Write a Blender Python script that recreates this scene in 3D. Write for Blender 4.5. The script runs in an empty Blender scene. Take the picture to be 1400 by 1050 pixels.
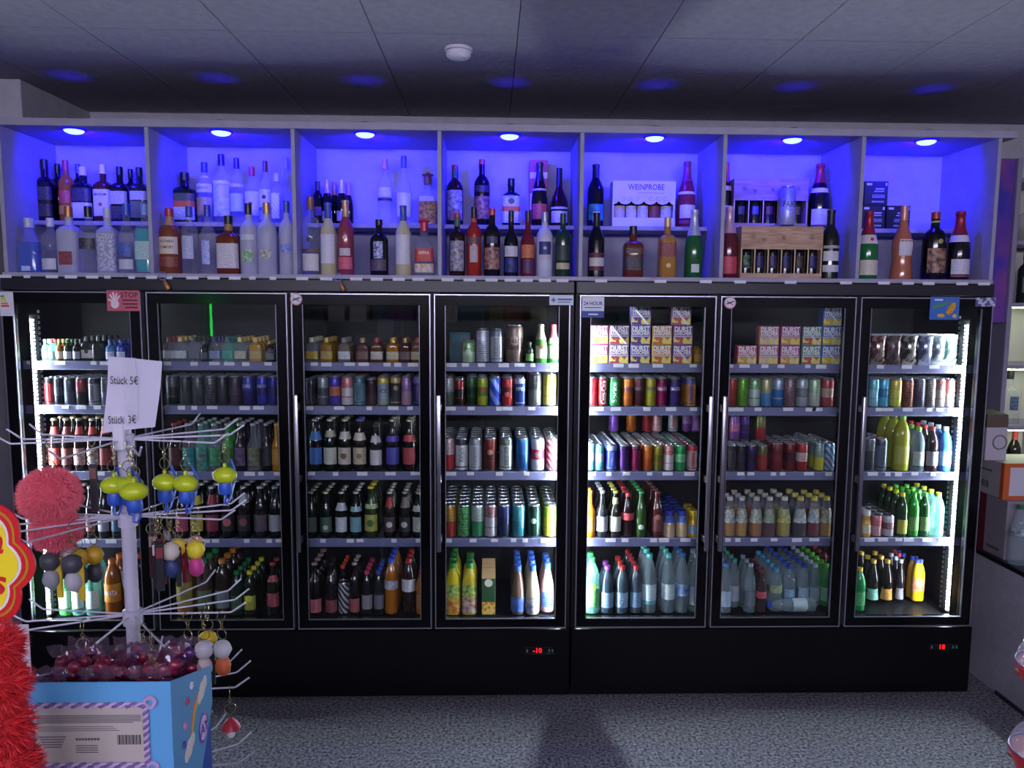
import bpy, bmesh, math, random
from mathutils import Vector, Matrix
RND = random.Random(11)
sc = bpy.context.scene
COL = sc.collection
PI = math.pi

# ------------------------------------------------------------------ camera
CAM_H = 1.95
FOC = 1050.0                     # focal length in pixels of the 1400 px wide frame
yaw, pitch, roll = math.radians(1.63), math.radians(-6.09), math.radians(0.395)
FW = Vector((math.sin(yaw)*math.cos(pitch), math.cos(yaw)*math.cos(pitch), math.sin(pitch)))
RT = Vector((math.cos(yaw), -math.sin(yaw), 0))
UP = RT.cross(FW)
RT, UP = math.cos(roll)*RT + math.sin(roll)*UP, -math.sin(roll)*RT + math.cos(roll)*UP
cam_data = bpy.data.cameras.new('camera')
cam_data.sensor_width = 36.0
cam_data.lens = 36.0*FOC/1400.0
cam_data.clip_start = 0.05
cam = bpy.data.objects.new('camera', cam_data)
COL.objects.link(cam)
cam.matrix_world = Matrix(((RT.x, UP.x, -FW.x, 0), (RT.y, UP.y, -FW.y, 0), (RT.z, UP.z, -FW.z, CAM_H), (0, 0, 0, 1)))
sc.camera = cam

# ------------------------------------------------------------------ world, exposure
world = bpy.data.worlds.new('world'); sc.world = world
world.use_nodes = True
world.node_tree.nodes['Background'].inputs[0].default_value = (0.36, 0.34, 0.5, 1)
world.node_tree.nodes['Background'].inputs[1].default_value = 0.02
sc.view_settings.view_transform = 'Standard'
sc.view_settings.look = 'None'
sc.view_settings.gamma = 1.0
sc.view_settings.use_curve_mapping = False
sc.view_settings.exposure = 0.0
sc.cycles.max_bounces = 8
sc.cycles.transparent_max_bounces = 24
sc.cycles.caustics_reflective = False
sc.cycles.caustics_refractive = False
sc.cycles.sample_clamp_indirect = 4.0
sc.cycles.use_denoising = True

# light levels
ROOM_LAMP = 62.0  # ceiling lamps, and the fill lights added on the opposite wall
BLUE_SPOT = 11.0
BLUE_LEAK = 0.75
FRIDGE_LED = 430.0
SIDE_LED = 40.0

def ray(px, py):
    return FW + RT*((px-700)/FOC) + UP*((525-py)/FOC)
def atY(px, py, Y):                 # point of the plane y = Y seen at that pixel
    d = ray(px, py); t = Y/d.y
    return Vector((d.x*t, Y, CAM_H + d.z*t))
def atZ(px, py, Z):
    d = ray(px, py); t = (Z-CAM_H)/d.z
    return Vector((d.x*t, d.y*t, Z))
def pxm(Y): return FOC/Y            # rough pixels per metre

# ------------------------------------------------------------------ materials
def lin(c):
    if isinstance(c, str):
        c = [int(c[i:i+2], 16)/255 for i in (0, 2, 4)]
    return tuple((v/12.92 if v <= .04045 else ((v+.055)/1.055)**2.4) for v in c)
MATS = {}
def _new(key, name):
    m = bpy.data.materials.new(name); m.use_nodes = True
    MATS[key] = m
    nt = m.node_tree; nt.nodes.clear()
    out = nt.nodes.new('ShaderNodeOutputMaterial')
    return m, nt, out
def _princ(nt, col, rough, metal=0.0, spec=.5):
    p = nt.nodes.new('ShaderNodeBsdfPrincipled')
    p.inputs['Base Color'].default_value = (*lin(col), 1)
    p.inputs['Roughness'].default_value = rough
    p.inputs['Metallic'].default_value = metal
    p.inputs['Specular IOR Level'].default_value = spec
    return p
def mat(col, rough=.5, metal=0.0, spec=.5):
    key = ('m', col, rough, metal, spec)
    if key in MATS: return MATS[key]
    m, nt, out = _new(key, 'plain_'+str(col))
    p = _princ(nt, col, rough, metal, spec)
    nt.links.new(p.outputs[0], out.inputs[0]); return m
def emit(col, strength):
    key = ('e', col, strength)
    if key in MATS: return MATS[key]
    m, nt, out = _new(key, 'light_'+str(col))
    e = nt.nodes.new('ShaderNodeEmission')
    e.inputs[0].default_value = (*lin(col), 1); e.inputs[1].default_value = strength
    nt.links.new(e.outputs[0], out.inputs[0]); return m
def clear(col, alpha, rough=.08, tint='ffffff', edge=.30):
    key = ('c', col, alpha, rough, tint, edge)
    if key in MATS: return MATS[key]
    m, nt, out = _new(key, 'clear_'+str(col))
    p = _princ(nt, col, rough)
    t = nt.nodes.new('ShaderNodeBsdfTransparent'); t.inputs[0].default_value = (*lin(tint), 1)
    mx = nt.nodes.new('ShaderNodeMixShader')
    lw = nt.nodes.new('ShaderNodeLayerWeight'); lw.inputs[0].default_value = .35
    mr = nt.nodes.new('ShaderNodeMapRange')
    mr.inputs[1].default_value = 0; mr.inputs[2].default_value = 1
    mr.inputs[3].default_value = alpha; mr.inputs[4].default_value = min(1, alpha+edge)
    nt.links.new(lw.outputs['Facing'], mr.inputs[0])
    nt.links.new(mr.outputs[0], mx.inputs[0])
    nt.links.new(t.outputs[0], mx.inputs[1]); nt.links.new(p.outputs[0], mx.inputs[2])
    nt.links.new(mx.outputs[0], out.inputs[0]); return m
def pane_mat():
    key = 'pane'
    if key in MATS: return MATS[key]
    m, nt, out = _new(key, 'door_glass')
    g = nt.nodes.new('ShaderNodeBsdfGlossy'); g.inputs['Roughness'].default_value = .01
    t = nt.nodes.new('ShaderNodeBsdfTransparent'); t.inputs[0].default_value = (.96, .98, .97, 1)
    mx = nt.nodes.new('ShaderNodeMixShader')
    lw = nt.nodes.new('ShaderNodeLayerWeight'); lw.inputs[0].default_value = .5
    pw = nt.nodes.new('ShaderNodeMath'); pw.operation = 'POWER'; pw.inputs[1].default_value = 4
    ma = nt.nodes.new('ShaderNodeMath'); ma.operation = 'MULTIPLY_ADD'; ma.inputs[1].default_value = .6; ma.inputs[2].default_value = .024
    nt.links.new(lw.outputs['Facing'], pw.inputs[0]); nt.links.new(pw.outputs[0], ma.inputs[0])
    nt.links.new(ma.outputs[0], mx.inputs[0])
    nt.links.new(t.outputs[0], mx.inputs[1]); nt.links.new(g.outputs[0], mx.inputs[2])
    nt.links.new(mx.outputs[0], out.inputs[0]); return m
def two_tone(a, b, style='blot', scale=40., cut=.5, rough=.35, metal=0.0, soft=.03):
    """printed surface: two inks in a procedural pattern, in object coordinates"""
    key = ('t', a, b, style, scale, cut, rough, metal, soft)
    if key in MATS: return MATS[key]
    m, nt, out = _new(key, 'print_%s_%s' % (a, b))
    N = nt.nodes.new; L = nt.links.new
    p = _princ(nt, a, rough, metal)
    tc = N('ShaderNodeTexCoord'); mp = N('ShaderNodeMapping')
    L(tc.outputs['Object'], mp.inputs[0])
    if style == 'blot':
        tx = N('ShaderNodeTexNoise'); tx.inputs['Scale'].default_value = scale; tx.inputs['Detail'].default_value = 2
        L(mp.outputs[0], tx.inputs['Vector']); v = tx.outputs['Fac']
    elif style == 'diag':
        mp.inputs['Rotation'].default_value = (.3, .7, 0)
        tx = N('ShaderNodeTexWave'); tx.inputs['Scale'].default_value = scale*.35; tx.inputs['Distortion'].default_value = 3
        tx.inputs['Detail'].default_value = 1
        L(mp.outputs[0], tx.inputs['Vector']); v = tx.outputs['Fac']
    elif style == 'cell':
        tx = N('ShaderNodeTexVoronoi'); tx.inputs['Scale'].default_value = scale
        L(mp.outputs[0], tx.inputs['Vector']); v = tx.outputs['Distance']
    elif style == 'text':                                   # rows of small illegible print
        sx = N('ShaderNodeSeparateXYZ'); L(mp.outputs[0], sx.inputs[0])
        w = N('ShaderNodeMath'); w.operation = 'MULTIPLY'; w.inputs[1].default_value = scale*2.2; L(sx.outputs[2], w.inputs[0])
        fr = N('ShaderNodeMath'); fr.operation = 'FRACT'; L(w.outputs[0], fr.inputs[0])
        g = N('ShaderNodeMath'); g.operation = 'GREATER_THAN'; g.inputs[1].default_value = .55; L(fr.outputs[0], g.inputs[0])
        tx = N('ShaderNodeTexNoise'); tx.inputs['Scale'].default_value = scale*1.6; tx.inputs['Detail'].default_value = 0
        m2 = N('ShaderNodeMapping'); m2.inputs['Scale'].default_value = (1, 1, 2.6)
        L(tc.outputs['Object'], m2.inputs[0]); L(m2.outputs[0], tx.inputs['Vector'])
        g2 = N('ShaderNodeMath'); g2.operation = 'GREATER_THAN'; g2.inputs[1].default_value = .42; L(tx.outputs['Fac'], g2.inputs[0])
        mm = N('ShaderNodeMath'); mm.operation = 'MULTIPLY'; L(g.outputs[0], mm.inputs[0]); L(g2.outputs[0], mm.inputs[1])
        v = mm.outputs[0]
    rp = N('ShaderNodeValToRGB')
    rp.color_ramp.elements[0].position = max(0, cut-soft); rp.color_ramp.elements[1].position = min(1, cut+soft)
    rp.color_ramp.elements[0].color = (*lin(a), 1); rp.color_ramp.elements[1].color = (*lin(b), 1)
    L(v, rp.inputs[0]); L(rp.outputs[0], p.inputs['Base Color'])
    L(p.outputs[0], out.inputs[0]); return m
def bumpy(a, b, scale, dist, rough=.8, detail=6, bscale=None, strength=.6):
    """rough surface: noise colour between a and b plus noise relief"""
    key = ('b', a, b, scale, dist, rough)
    if key in MATS: return MATS[key]
    m, nt, out = _new(key, 'rough_%s' % a)
    N = nt.nodes.new; L = nt.links.new
    p = _princ(nt, a, rough, 0, .3)
    tc = N('ShaderNodeTexCoord')
    tx = N('ShaderNodeTexNoise'); tx.inputs['Scale'].default_value = scale; tx.inputs['Detail'].default_value = detail
    tx.inputs['Roughness'].default_value = .65
    L(tc.outputs['Object'], tx.inputs['Vector'])
    rp = N('ShaderNodeValToRGB')
    rp.color_ramp.elements[0].position = .35; rp.color_ramp.elements[1].position = .65
    rp.color_ramp.elements[0].color = (*lin(a), 1); rp.color_ramp.elements[1].color = (*lin(b), 1)
    L(tx.outputs['Fac'], rp.inputs[0]); L(rp.outputs[0], p.inputs['Base Color'])
    t2 = N('ShaderNodeTexNoise'); t2.inputs['Scale'].default_value = bscale or scale; t2.inputs['Detail'].default_value = 4
    L(tc.outputs['Object'], t2.inputs['Vector'])
    bp = N('ShaderNodeBump'); bp.inputs['Distance'].default_value = dist; bp.inputs['Strength'].default_value = strength
    L(t2.outputs['Fac'], bp.inputs['Height']); L(bp.outputs[0], p.inputs['Normal'])
    L(p.outputs[0], out.inputs[0]); return m
def wood(a, b):
    key = ('w', a, b)
    if key in MATS: return MATS[key]
    m, nt, out = _new(key, 'wood_%s' % a)
    N = nt.nodes.new; L = nt.links.new
    p = _princ(nt, a, .6)
    tc = N('ShaderNodeTexCoord'); mp = N('ShaderNodeMapping'); mp.inputs['Scale'].default_value = (3, 10, 30)
    L(tc.outputs['Object'], mp.inputs[0])
    tx = N('ShaderNodeTexNoise'); tx.inputs['Scale'].default_value = 2.5; tx.inputs['Detail'].default_value = 6; tx.inputs['Distortion'].default_value = 1.2
    L(mp.outputs[0], tx.inputs['Vector'])
    rp = N('ShaderNodeValToRGB')
    rp.color_ramp.elements[0].position = .35; rp.color_ramp.elements[1].position = .7
    rp.color_ramp.elements[0].color = (*lin(a), 1); rp.color_ramp.elements[1].color = (*lin(b), 1)
    L(tx.outputs['Fac'], rp.inputs[0]); L(rp.outputs[0], p.inputs['Base Color']); L(p.outputs[0], out.inputs[0]); return m

# ------------------------------------------------------------------ mesh building
def prof_at(prof, z):
    """radius and squareness of a lathe profile at height z"""
    if z <= prof[0][1]: return prof[0][0], prof[0][2]
    for (r0, z0, q0), (r1, z1, q1) in zip(prof, prof[1:]):
        if z <= z1:
            t = 0 if z1 == z0 else (z-z0)/(z1-z0)
            return r0+(r1-r0)*t, q0+(q1-q0)*t
    return prof[-1][0], prof[-1][2]
def ring_pt(a, r, q, sq, dy):
    c, s = math.cos(a), math.sin(a)
    n = 2+(sq-2)*q
    k = (abs(c)**n+abs(s)**n)**(-1/n)
    return r*k*c, r*k*s*(1+(dy-1)*q)
class MB:
    def __init__(s): s.v = []; s.f = []; s.m = []
    def add(s, vs, fs, m=0):
        o = len(s.v); s.v += [tuple(v) for v in vs]
        for f in fs: s.f.append([i+o for i in f]); s.m.append(m)
        return s
    def box(s, x0, x1, y0, y1, z0, z1, m=0):
        return s.add([(x, y, z) for z in (z0, z1) for y in (y0, y1) for x in (x0, x1)],
              [(0, 2, 3, 1), (4, 5, 7, 6), (0, 1, 5, 4), (2, 6, 7, 3), (0, 4, 6, 2), (1, 3, 7, 5)], m)
    def rbox(s, x0, x1, y0, y1, z0, z1, b=.003, m=0, seg=1):
        bm = bmesh.new()
        bmesh.ops.create_cube(bm, size=1)
        for v in bm.verts:
            v.co = Vector(((x0+x1)/2+v.co.x*(x1-x0), (y0+y1)/2+v.co.y*(y1-y0), (z0+z1)/2+v.co.z*(z1-z0)))
        bmesh.ops.bevel(bm, geom=bm.edges[:], offset=b, segments=seg, affect='EDGES', profile=.5)
        bm.verts.index_update()
        s.add([v.co[:] for v in bm.verts], [[v.index for v in f.verts] for f in bm.faces], m)
        bm.free(); return s
    def lathe(s, prof, n=20, sq=2., dy=1., mats=None, closed=True, m=0, org=(0, 0, 0)):
        """prof: (radius, z, squareness); mats: material of each band"""
        vs = []; fs = []; ms = []
        for r, z, q in prof:
            for i in range(n):
                x, y = ring_pt(2*PI*(i+.5)/n, r, q, sq, dy)
                vs.append((x+org[0], y+org[1], z+org[2]))
        for k in range(len(prof)-1):
            for i in range(n):
                j = (i+1) % n
                fs.append((k*n+i, k*n+j, (k+1)*n+j, (k+1)*n+i)); ms.append(mats[k] if mats else m)
        if closed:
            fs.append(tuple(range(n-1, -1, -1))); ms.append(mats[0] if mats else m)
            fs.append(tuple((len(prof)-1)*n+i for i in range(n))); ms.append(mats[-1] if mats else m)
        o = len(s.v); s.v += vs
        for f, mm in zip(fs, ms): s.f.append([i+o for i in f]); s.m.append(mm)
        return s
    def patch(s, prof, z0, z1, th0, th1, sq=2., dy=1., off=.0008, na=10, nz=3, m=0):
        """a label lying on a lathe surface, angles in degrees from the front"""
        vs = []; fs = []
        for k in range(nz+1):
            z = z0+(z1-z0)*k/nz
            r, q = prof_at(prof, z)
            for i in range(na+1):
                a = -PI/2+math.radians(th0+(th1-th0)*i/na)
                x, y = ring_pt(a, r+off, q, sq, dy); vs.append((x, y, z))
        w = na+1
        for k in range(nz):
            for i in range(na): fs.append((k*w+i, k*w+i+1, (k+1)*w+i+1, (k+1)*w+i))
        return s.add(vs, fs, m)
    def disc_patch(s, prof, zc, rad, sq=2., dy=1., off=.0014, m=0, n=14, xc=0.):
        vs = [(0, 0, 0)]*0; fs = []
        def pt(u, z):
            r, q = prof_at(prof, z)
            x, y = ring_pt(-PI/2+(u+xc)/max(r, 1e-4), r+off, q, sq, dy); return (x, y, z)
        vs.append(pt(0, zc))
        for k in (1, 2):
            for i in range(n):
                a = 2*PI*i/n; vs.append(pt(rad*k/2*math.cos(a), zc+rad*k/2*math.sin(a)))
        for i in range(n):
            j = (i+1) % n
            fs.append((0, 1+i, 1+j)); fs.append((1+i, 1+n+i, 1+n+j, 1+j))
        return s.add(vs, fs, m)
    def tube(s, pts, r, n=8, m=0, closed=False, caps=True):
        pts = [Vector(p) for p in pts]; N = len(pts)
        rr = r if isinstance(r, (list, tuple)) else [r]*N
        vs = []; fs = []; prev = None
        for i, p in enumerate(pts):
            if closed: t = pts[(i+1) % N]-pts[i-1]
            else: t = pts[min(i+1, N-1)]-pts[max(i-1, 0)]
            t.normalize()
            if prev is None:
                a = t.orthogonal().normalized()
            else:
                a = (prev-t*prev.dot(t)); a = a.normalized() if a.length > 1e-6 else t.orthogonal().normalized()
            prev = a; b = t.cross(a)
            for k in range(n):
                an = 2*PI*k/n; vs.append(p+(a*math.cos(an)+b*math.sin(an))*rr[i])
        for i in range(N if closed else N-1):
            j = (i+1) % N
            for k in range(n):
                l = (k+1) % n; fs.append((i*n+k, i*n+l, j*n+l, j*n+k))
        if not closed and caps:
            fs.append(tuple(range(n-1, -1, -1))); fs.append(tuple((N-1)*n+k for k in range(n)))
        return s.add(vs, fs, m)
    def torus(s, c, R, r, ax='y', n=16, k=6, m=0, tilt=0):
        c = Vector(c); pts = []
        for i in range(n):
            a = 2*PI*i/n; u, w = R*math.cos(a), R*math.sin(a)
            if ax == 'y': d = Vector((u, u*tilt, w))
            elif ax == 'x': d = Vector((u*tilt, u, w))
            else: d = Vector((u, w, 0))
            pts.append(c+d)
        return s.tube(pts, r, k, m, closed=True)
    def prism(s, poly, d0, d1, ax='y', m=0):
        """poly of (u, w) extruded along ax from d0 to d1"""
        def P(u, w, d): return (u, d, w) if ax == 'y' else ((d, u, w) if ax == 'x' else (u, w, d))
        n = len(poly)
        vs = [P(u, w, d0) for u, w in poly]+[P(u, w, d1) for u, w in poly]
        fs = [tuple(range(n)), tuple(range(2*n-1, n-1, -1))]+[(i, i+n, (i+1) % n+n, (i+1) % n) for i in range(n)]
        return s.add(vs, fs, m)
    def ell(s, c, rx, ry, rz, n=16, k=10, m=0, noise=0., seed=1):
        rd = random.Random(seed); vs = []; fs = []
        for j in range(1, k):
            ph = PI*j/k
            for i in range(n):
                a = 2*PI*i/n; e = 1+noise*(rd.random()-.5)*2
                vs.append((c[0]+rx*e*math.sin(ph)*math.cos(a), c[1]+ry*e*math.sin(ph)*math.sin(a), c[2]+rz*e*math.cos(ph)))
        top = len(vs); vs.append((c[0], c[1], c[2]+rz)); vs.append((c[0], c[1], c[2]-rz))
        for j in range(k-2):
            for i in range(n):
                l = (i+1) % n; fs.append((j*n+i, (j+1)*n+i, (j+1)*n+l, j*n+l))
        for i in range(n):
            l = (i+1) % n; fs.append((top, i, l)); fs.append((top+1, (k-2)*n+l, (k-2)*n+i))
        return s.add(vs, fs, m)
    def fur(s, c, rx, ry, rz, count, length, seed=3, m=0, wid=.0016):
        rd = random.Random(seed)
        for _ in range(count):
            z = rd.uniform(-1, 1); a = rd.uniform(0, 2*PI); q = math.sqrt(1-z*z)
            n = Vector((q*math.cos(a)/rx, q*math.sin(a)/ry, z/rz)).normalized()
            p = Vector((c[0]+rx*q*math.cos(a), c[1]+ry*q*math.sin(a), c[2]+rz*z))*1.0
            t = n.orthogonal().normalized(); b = n.cross(t); an = rd.uniform(0, 2*PI)
            t, b = t*math.cos(an)+b*math.sin(an), b*math.cos(an)-t*math.sin(an)
            tip = p+n*length*rd.uniform(.6, 1.2)+t*rd.uniform(-.6, .6)*length+b*rd.uniform(-.6, .6)*length-Vector((0, 0, length*.25))
            p = p-n*length*.2
            s.add([p+t*wid, p-t*.5*wid+b*.87*wid, p-t*.5*wid-b*.87*wid, tip], [(0, 1, 3), (1, 2, 3), (2, 0, 3)], m)
        return s
    def mesh(s, name, mats, smooth=None):
        me = bpy.data.meshes.new(name)
        me.from_pydata(s.v, [], s.f)
        for mt in (mats if isinstance(mats, (list, tuple)) else [mats]): me.materials.append(mt)
        me.polygons.foreach_set('material_index', s.m)
        if smooth is not None:
            me.polygons.foreach_set('use_smooth', [True]*len(s.f))
            me.set_sharp_from_angle(angle=math.radians(smooth))
        me.update()
        return me
    def build(s, name, mats, parent=None, smooth=None, loc=None):
        return link(name, s.mesh(name, mats, smooth), parent, loc)
def link(name, me, parent=None, loc=None):
    o = bpy.data.objects.new(name, me); COL.objects.link(o)
    if parent is not None: o.parent = parent
    if loc is not None: o.location = loc
    return o
def empty(name, loc=(0, 0, 0), label=None, cat=None, group=None, rz=0.):
    o = bpy.data.objects.new(name, None); COL.objects.link(o)
    o.empty_display_size = .02
    o.location = loc; o.rotation_euler = (0, 0, rz)
    tag(o, label, cat, group); return o
def tag(o, label=None, cat=None, group=None, kind=None):
    if label: o['label'] = label
    if cat: o['category'] = cat
    if group: o['group'] = group
    if kind: o['kind'] = kind
    return o
def struct(o, label=None): o['kind'] = 'structure'; return o
# lettering -------------------------------------------------------------
_TXT = {}
def text_geo(s, shear=0., bold=0.):
    key = (s, shear, bold)
    if key not in _TXT:
        cu = bpy.data.curves.new('lettering', 'FONT'); cu.body = s
        cu.size = 1; cu.align_x = 'CENTER'; cu.align_y = 'CENTER'; cu.shear = shear; cu.offset = bold
        cu.resolution_u = 2
        ob = bpy.data.objects.new('lettering', cu)
        me = ob.to_mesh()
        vs = [v.co[:] for v in me.vertices]; fs = [list(p.vertices) for p in me.polygons]
        ob.to_mesh_clear(); bpy.data.objects.remove(ob); bpy.data.curves.remove(cu)
        _TXT[key] = (vs, fs)
    return _TXT[key]
def text_flat(mb, s, x, y, z, size, m=0, wide=1., shear=0., bold=.012, rot=0., width=None):
    """upright lettering in the plane y, facing -y, centred at x, z"""
    vs, fs = text_geo(s, shear, bold)
    if width:
        w = max(v[0] for v in vs)-min(v[0] for v in vs); wide = width/(w*size)
    c, sn = math.cos(rot), math.sin(rot)
    out = []
    for u, v, _ in vs:
        u, v = u*size*wide, v*size
        out.append((x+u*c-v*sn, y, z+u*sn+v*c))
    return mb.add(out, fs, m)
def text_curved(mb, s, prof, zc, size, sq=2., dy=1., off=.0016, m=0, vertical=False, width=None, shear=0., bold=.014, xc=0.):
    vs, fs = text_geo(s, shear, bold)
    wide = 1.
    if width:
        w = max(v[0] for v in vs)-min(v[0] for v in vs); wide = width/(w*size)
    out = []
    for u, v, _ in vs:
        u, v = u*size*wide, v*size
        if vertical: u, v = -v, u
        z = zc+v; r, q = prof_at(prof, z)
        a = -PI/2+max(-1.5, min(1.5, (u+xc)/max(r, 1e-4)))
        x, y = ring_pt(a, r+off, q, sq, dy); out.append((x, y, z))
    return mb.add(out, fs, m)
ORD = ['first', 'second', 'third', 'fourth', 'fifth', 'sixth', 'seventh', 'eighth', 'ninth', 'tenth', 'eleventh', 'twelfth', 'thirteenth', 'fourteenth', 'fifteenth', 'sixteenth']

# ================================================================== the room
W_L, W_R, W_B, W_F, CEIL = -2.32, 3.05, 4.32, -2.8, 2.95
carpet = bumpy('2e2e34', '94949a', 75, .006, .95, 3)
struct(MB().box(W_L-.2, W_R+.2, W_F-.2, W_B+.2, -.1, 0).build('floor', carpet))
plaster = bumpy('928e9a', '9e9aa6', 26, .006, .9, 5, 26, .7)
wallm = bumpy('a5a2ab', 'b0adb6', 12, .002, .85)
ceil = struct(MB().box(W_L-.2, W_R+.2, W_F-.2, W_B+.2, CEIL+.012, CEIL+.1).build('ceiling', mat('55515c', .9)))
pan = MB().rbox(0, .537, 0, 1.247, 0, .012, .0015).mesh('ceiling_panel', plaster)
k0 = math.floor((W_L-.1)/.54)
x = .1+.54*k0
while x < W_R:
    y = 3.02-1.25*5
    while y < W_B:
        link('ceiling_panel', pan, ceil, (x, y, CEIL)); y += 1.25
    x += .54
struct(MB().box(W_L-.2, W_R+.2, W_B, W_B+.1, 0, CEIL+.012).build('wall_back', wallm))
struct(MB().box(W_L-.1, W_L, W_F, W_B, 0, CEIL+.012).build('wall_left', wallm))
struct(MB().box(W_R, W_R+.1, W_F, W_B, 0, CEIL+.012).build('wall_right', wallm))
struct(MB().box(W_L-.2, W_R+.2, W_F-.1, W_F, 0, CEIL+.012).build('wall_front', wallm))
struct(MB().rbox(W_L, -2.155, 3.70, W_B, 2.757, CEIL-.001, .004).build('trim_1', wallm))      # boxed-in duct in the corner

# the shop's other side, seen only in the glass doors: dark shelving filled with goods
sh = empty('goods_shelf', (.3, W_F+.02, 0), 'dark shelving with packed goods on the wall facing the refrigerators', 'shelf unit')
MB().box(-2.4, 2.6, 0, .02, 0, 2.6).build('back_board', mat('17161b', .7), sh)
for z in (.1, .5, .9, 1.3, 1.7, 2.1, 2.5): MB().box(-2.4, 2.6, .0205, .42, z-.02, z).build('shelf', mat('3a3942', .6), sh)
for k in range(6): MB().box(-2.4+k*.99, -2.36+k*.99, .4205, .45, 0, 2.6).build('upright', mat('8a8896', .5), sh)
gx = -2.3
for z in (.5, .9, 1.3, 1.7, 2.1):
    gx = -2.3
    while gx < 2.4:
        gw = RND.uniform(.12, .32); gh = RND.uniform(.12, .3)
        c = RND.choice(('8a8a9a', 'b05a4a', 'a8a060', '3a7a8a', 'd0ccc0', '40404a', '8a4a8a'))
        MB().box(gx, gx+gw, .12, .38, z+.0005, z+gh).build('packed_goods', mat(c, .6), sh); gx += gw+RND.uniform(.01, .12)

# smoke detector
sd = empty('smoke_detector', atZ(627, 66, CEIL), 'round white smoke detector on the ceiling', 'smoke detector')
MB().lathe([(.054, 0, 0), (.056, -.004, 0), (.055, -.012, 0)][::-1], 32).build('base_plate', mat('cfcad6', .5), sd, 40)
MB().lathe([(.018, -.040, 0), (.040, -.038, 0), (.049, -.030, 0), (.050, -.014, 0), (.046, -.0125, 0)], 32).build('housing', mat('d2cedb', .45), sd, 40)
MB().lathe([(.0022, -.042, 0), (.0025, -.0395, 0)], 8, org=(.022, -.012, .001)).build('indicator', mat('8a2a2a', .4), sd)

# ceiling lamps of the shop, behind the viewpoint
def ceiling_lamp(x, y, label):
    t = empty('ceiling_lamp', (x, y, CEIL), label, 'ceiling lamp', 'ceiling lamps behind the viewpoint')
    MB().rbox(-.62, .62, -.16, .16, -.06, -.0005, .01).build('housing', mat('e6e6ea', .4), t)
    MB().rbox(-.59, .59, -.13, .13, -.068, -.0605, .003).build('diffuser', emit('e4deff', ROOM_LAMP*.45), t)
ceiling_lamp(-.9, -1.5, 'long ceiling lamp above the sales counter')
ceiling_lamp(1.3, -1.5, 'long ceiling lamp on the right side of the shop')

# added fill lights, out of view, that brighten the upright fronts facing the viewpoint
for i, x in enumerate((-1.5, .2, 1.9)):
    t = empty('fill_light', (x, W_F+.0005, 2.76), 'added fill light above the shelving opposite the refrigerators, %s from left' % ORD[i], 'fill light', 'added fill lights above the opposite shelving')
    MB().rbox(-.66, .66, 0, .05, -.14, .14, .008).build('housing', mat('e6e6ea', .4), t)
    MB().rbox(-.63, .63, .0505, .075, -.12, .12, .006).build('diffuser', emit('e6e2ff', ROOM_LAMP), t)

# green neon tube on the left wall; the second refrigerator door mirrors it
t = empty('neon_tube', (W_L+.0005, .77, 1.64), 'upright green neon tube on the left wall', 'neon lamp')
MB().rbox(0, .012, -.02, .02, 0, .40, .003).build('backplate', mat('1c1c20', .5), t)
MB().lathe([(.009, .01, 0), (.009, .39, 0)], 14, org=(.024, 0, 0)).build('tube', emit('2cff5a', 14.), t, 40)

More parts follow.
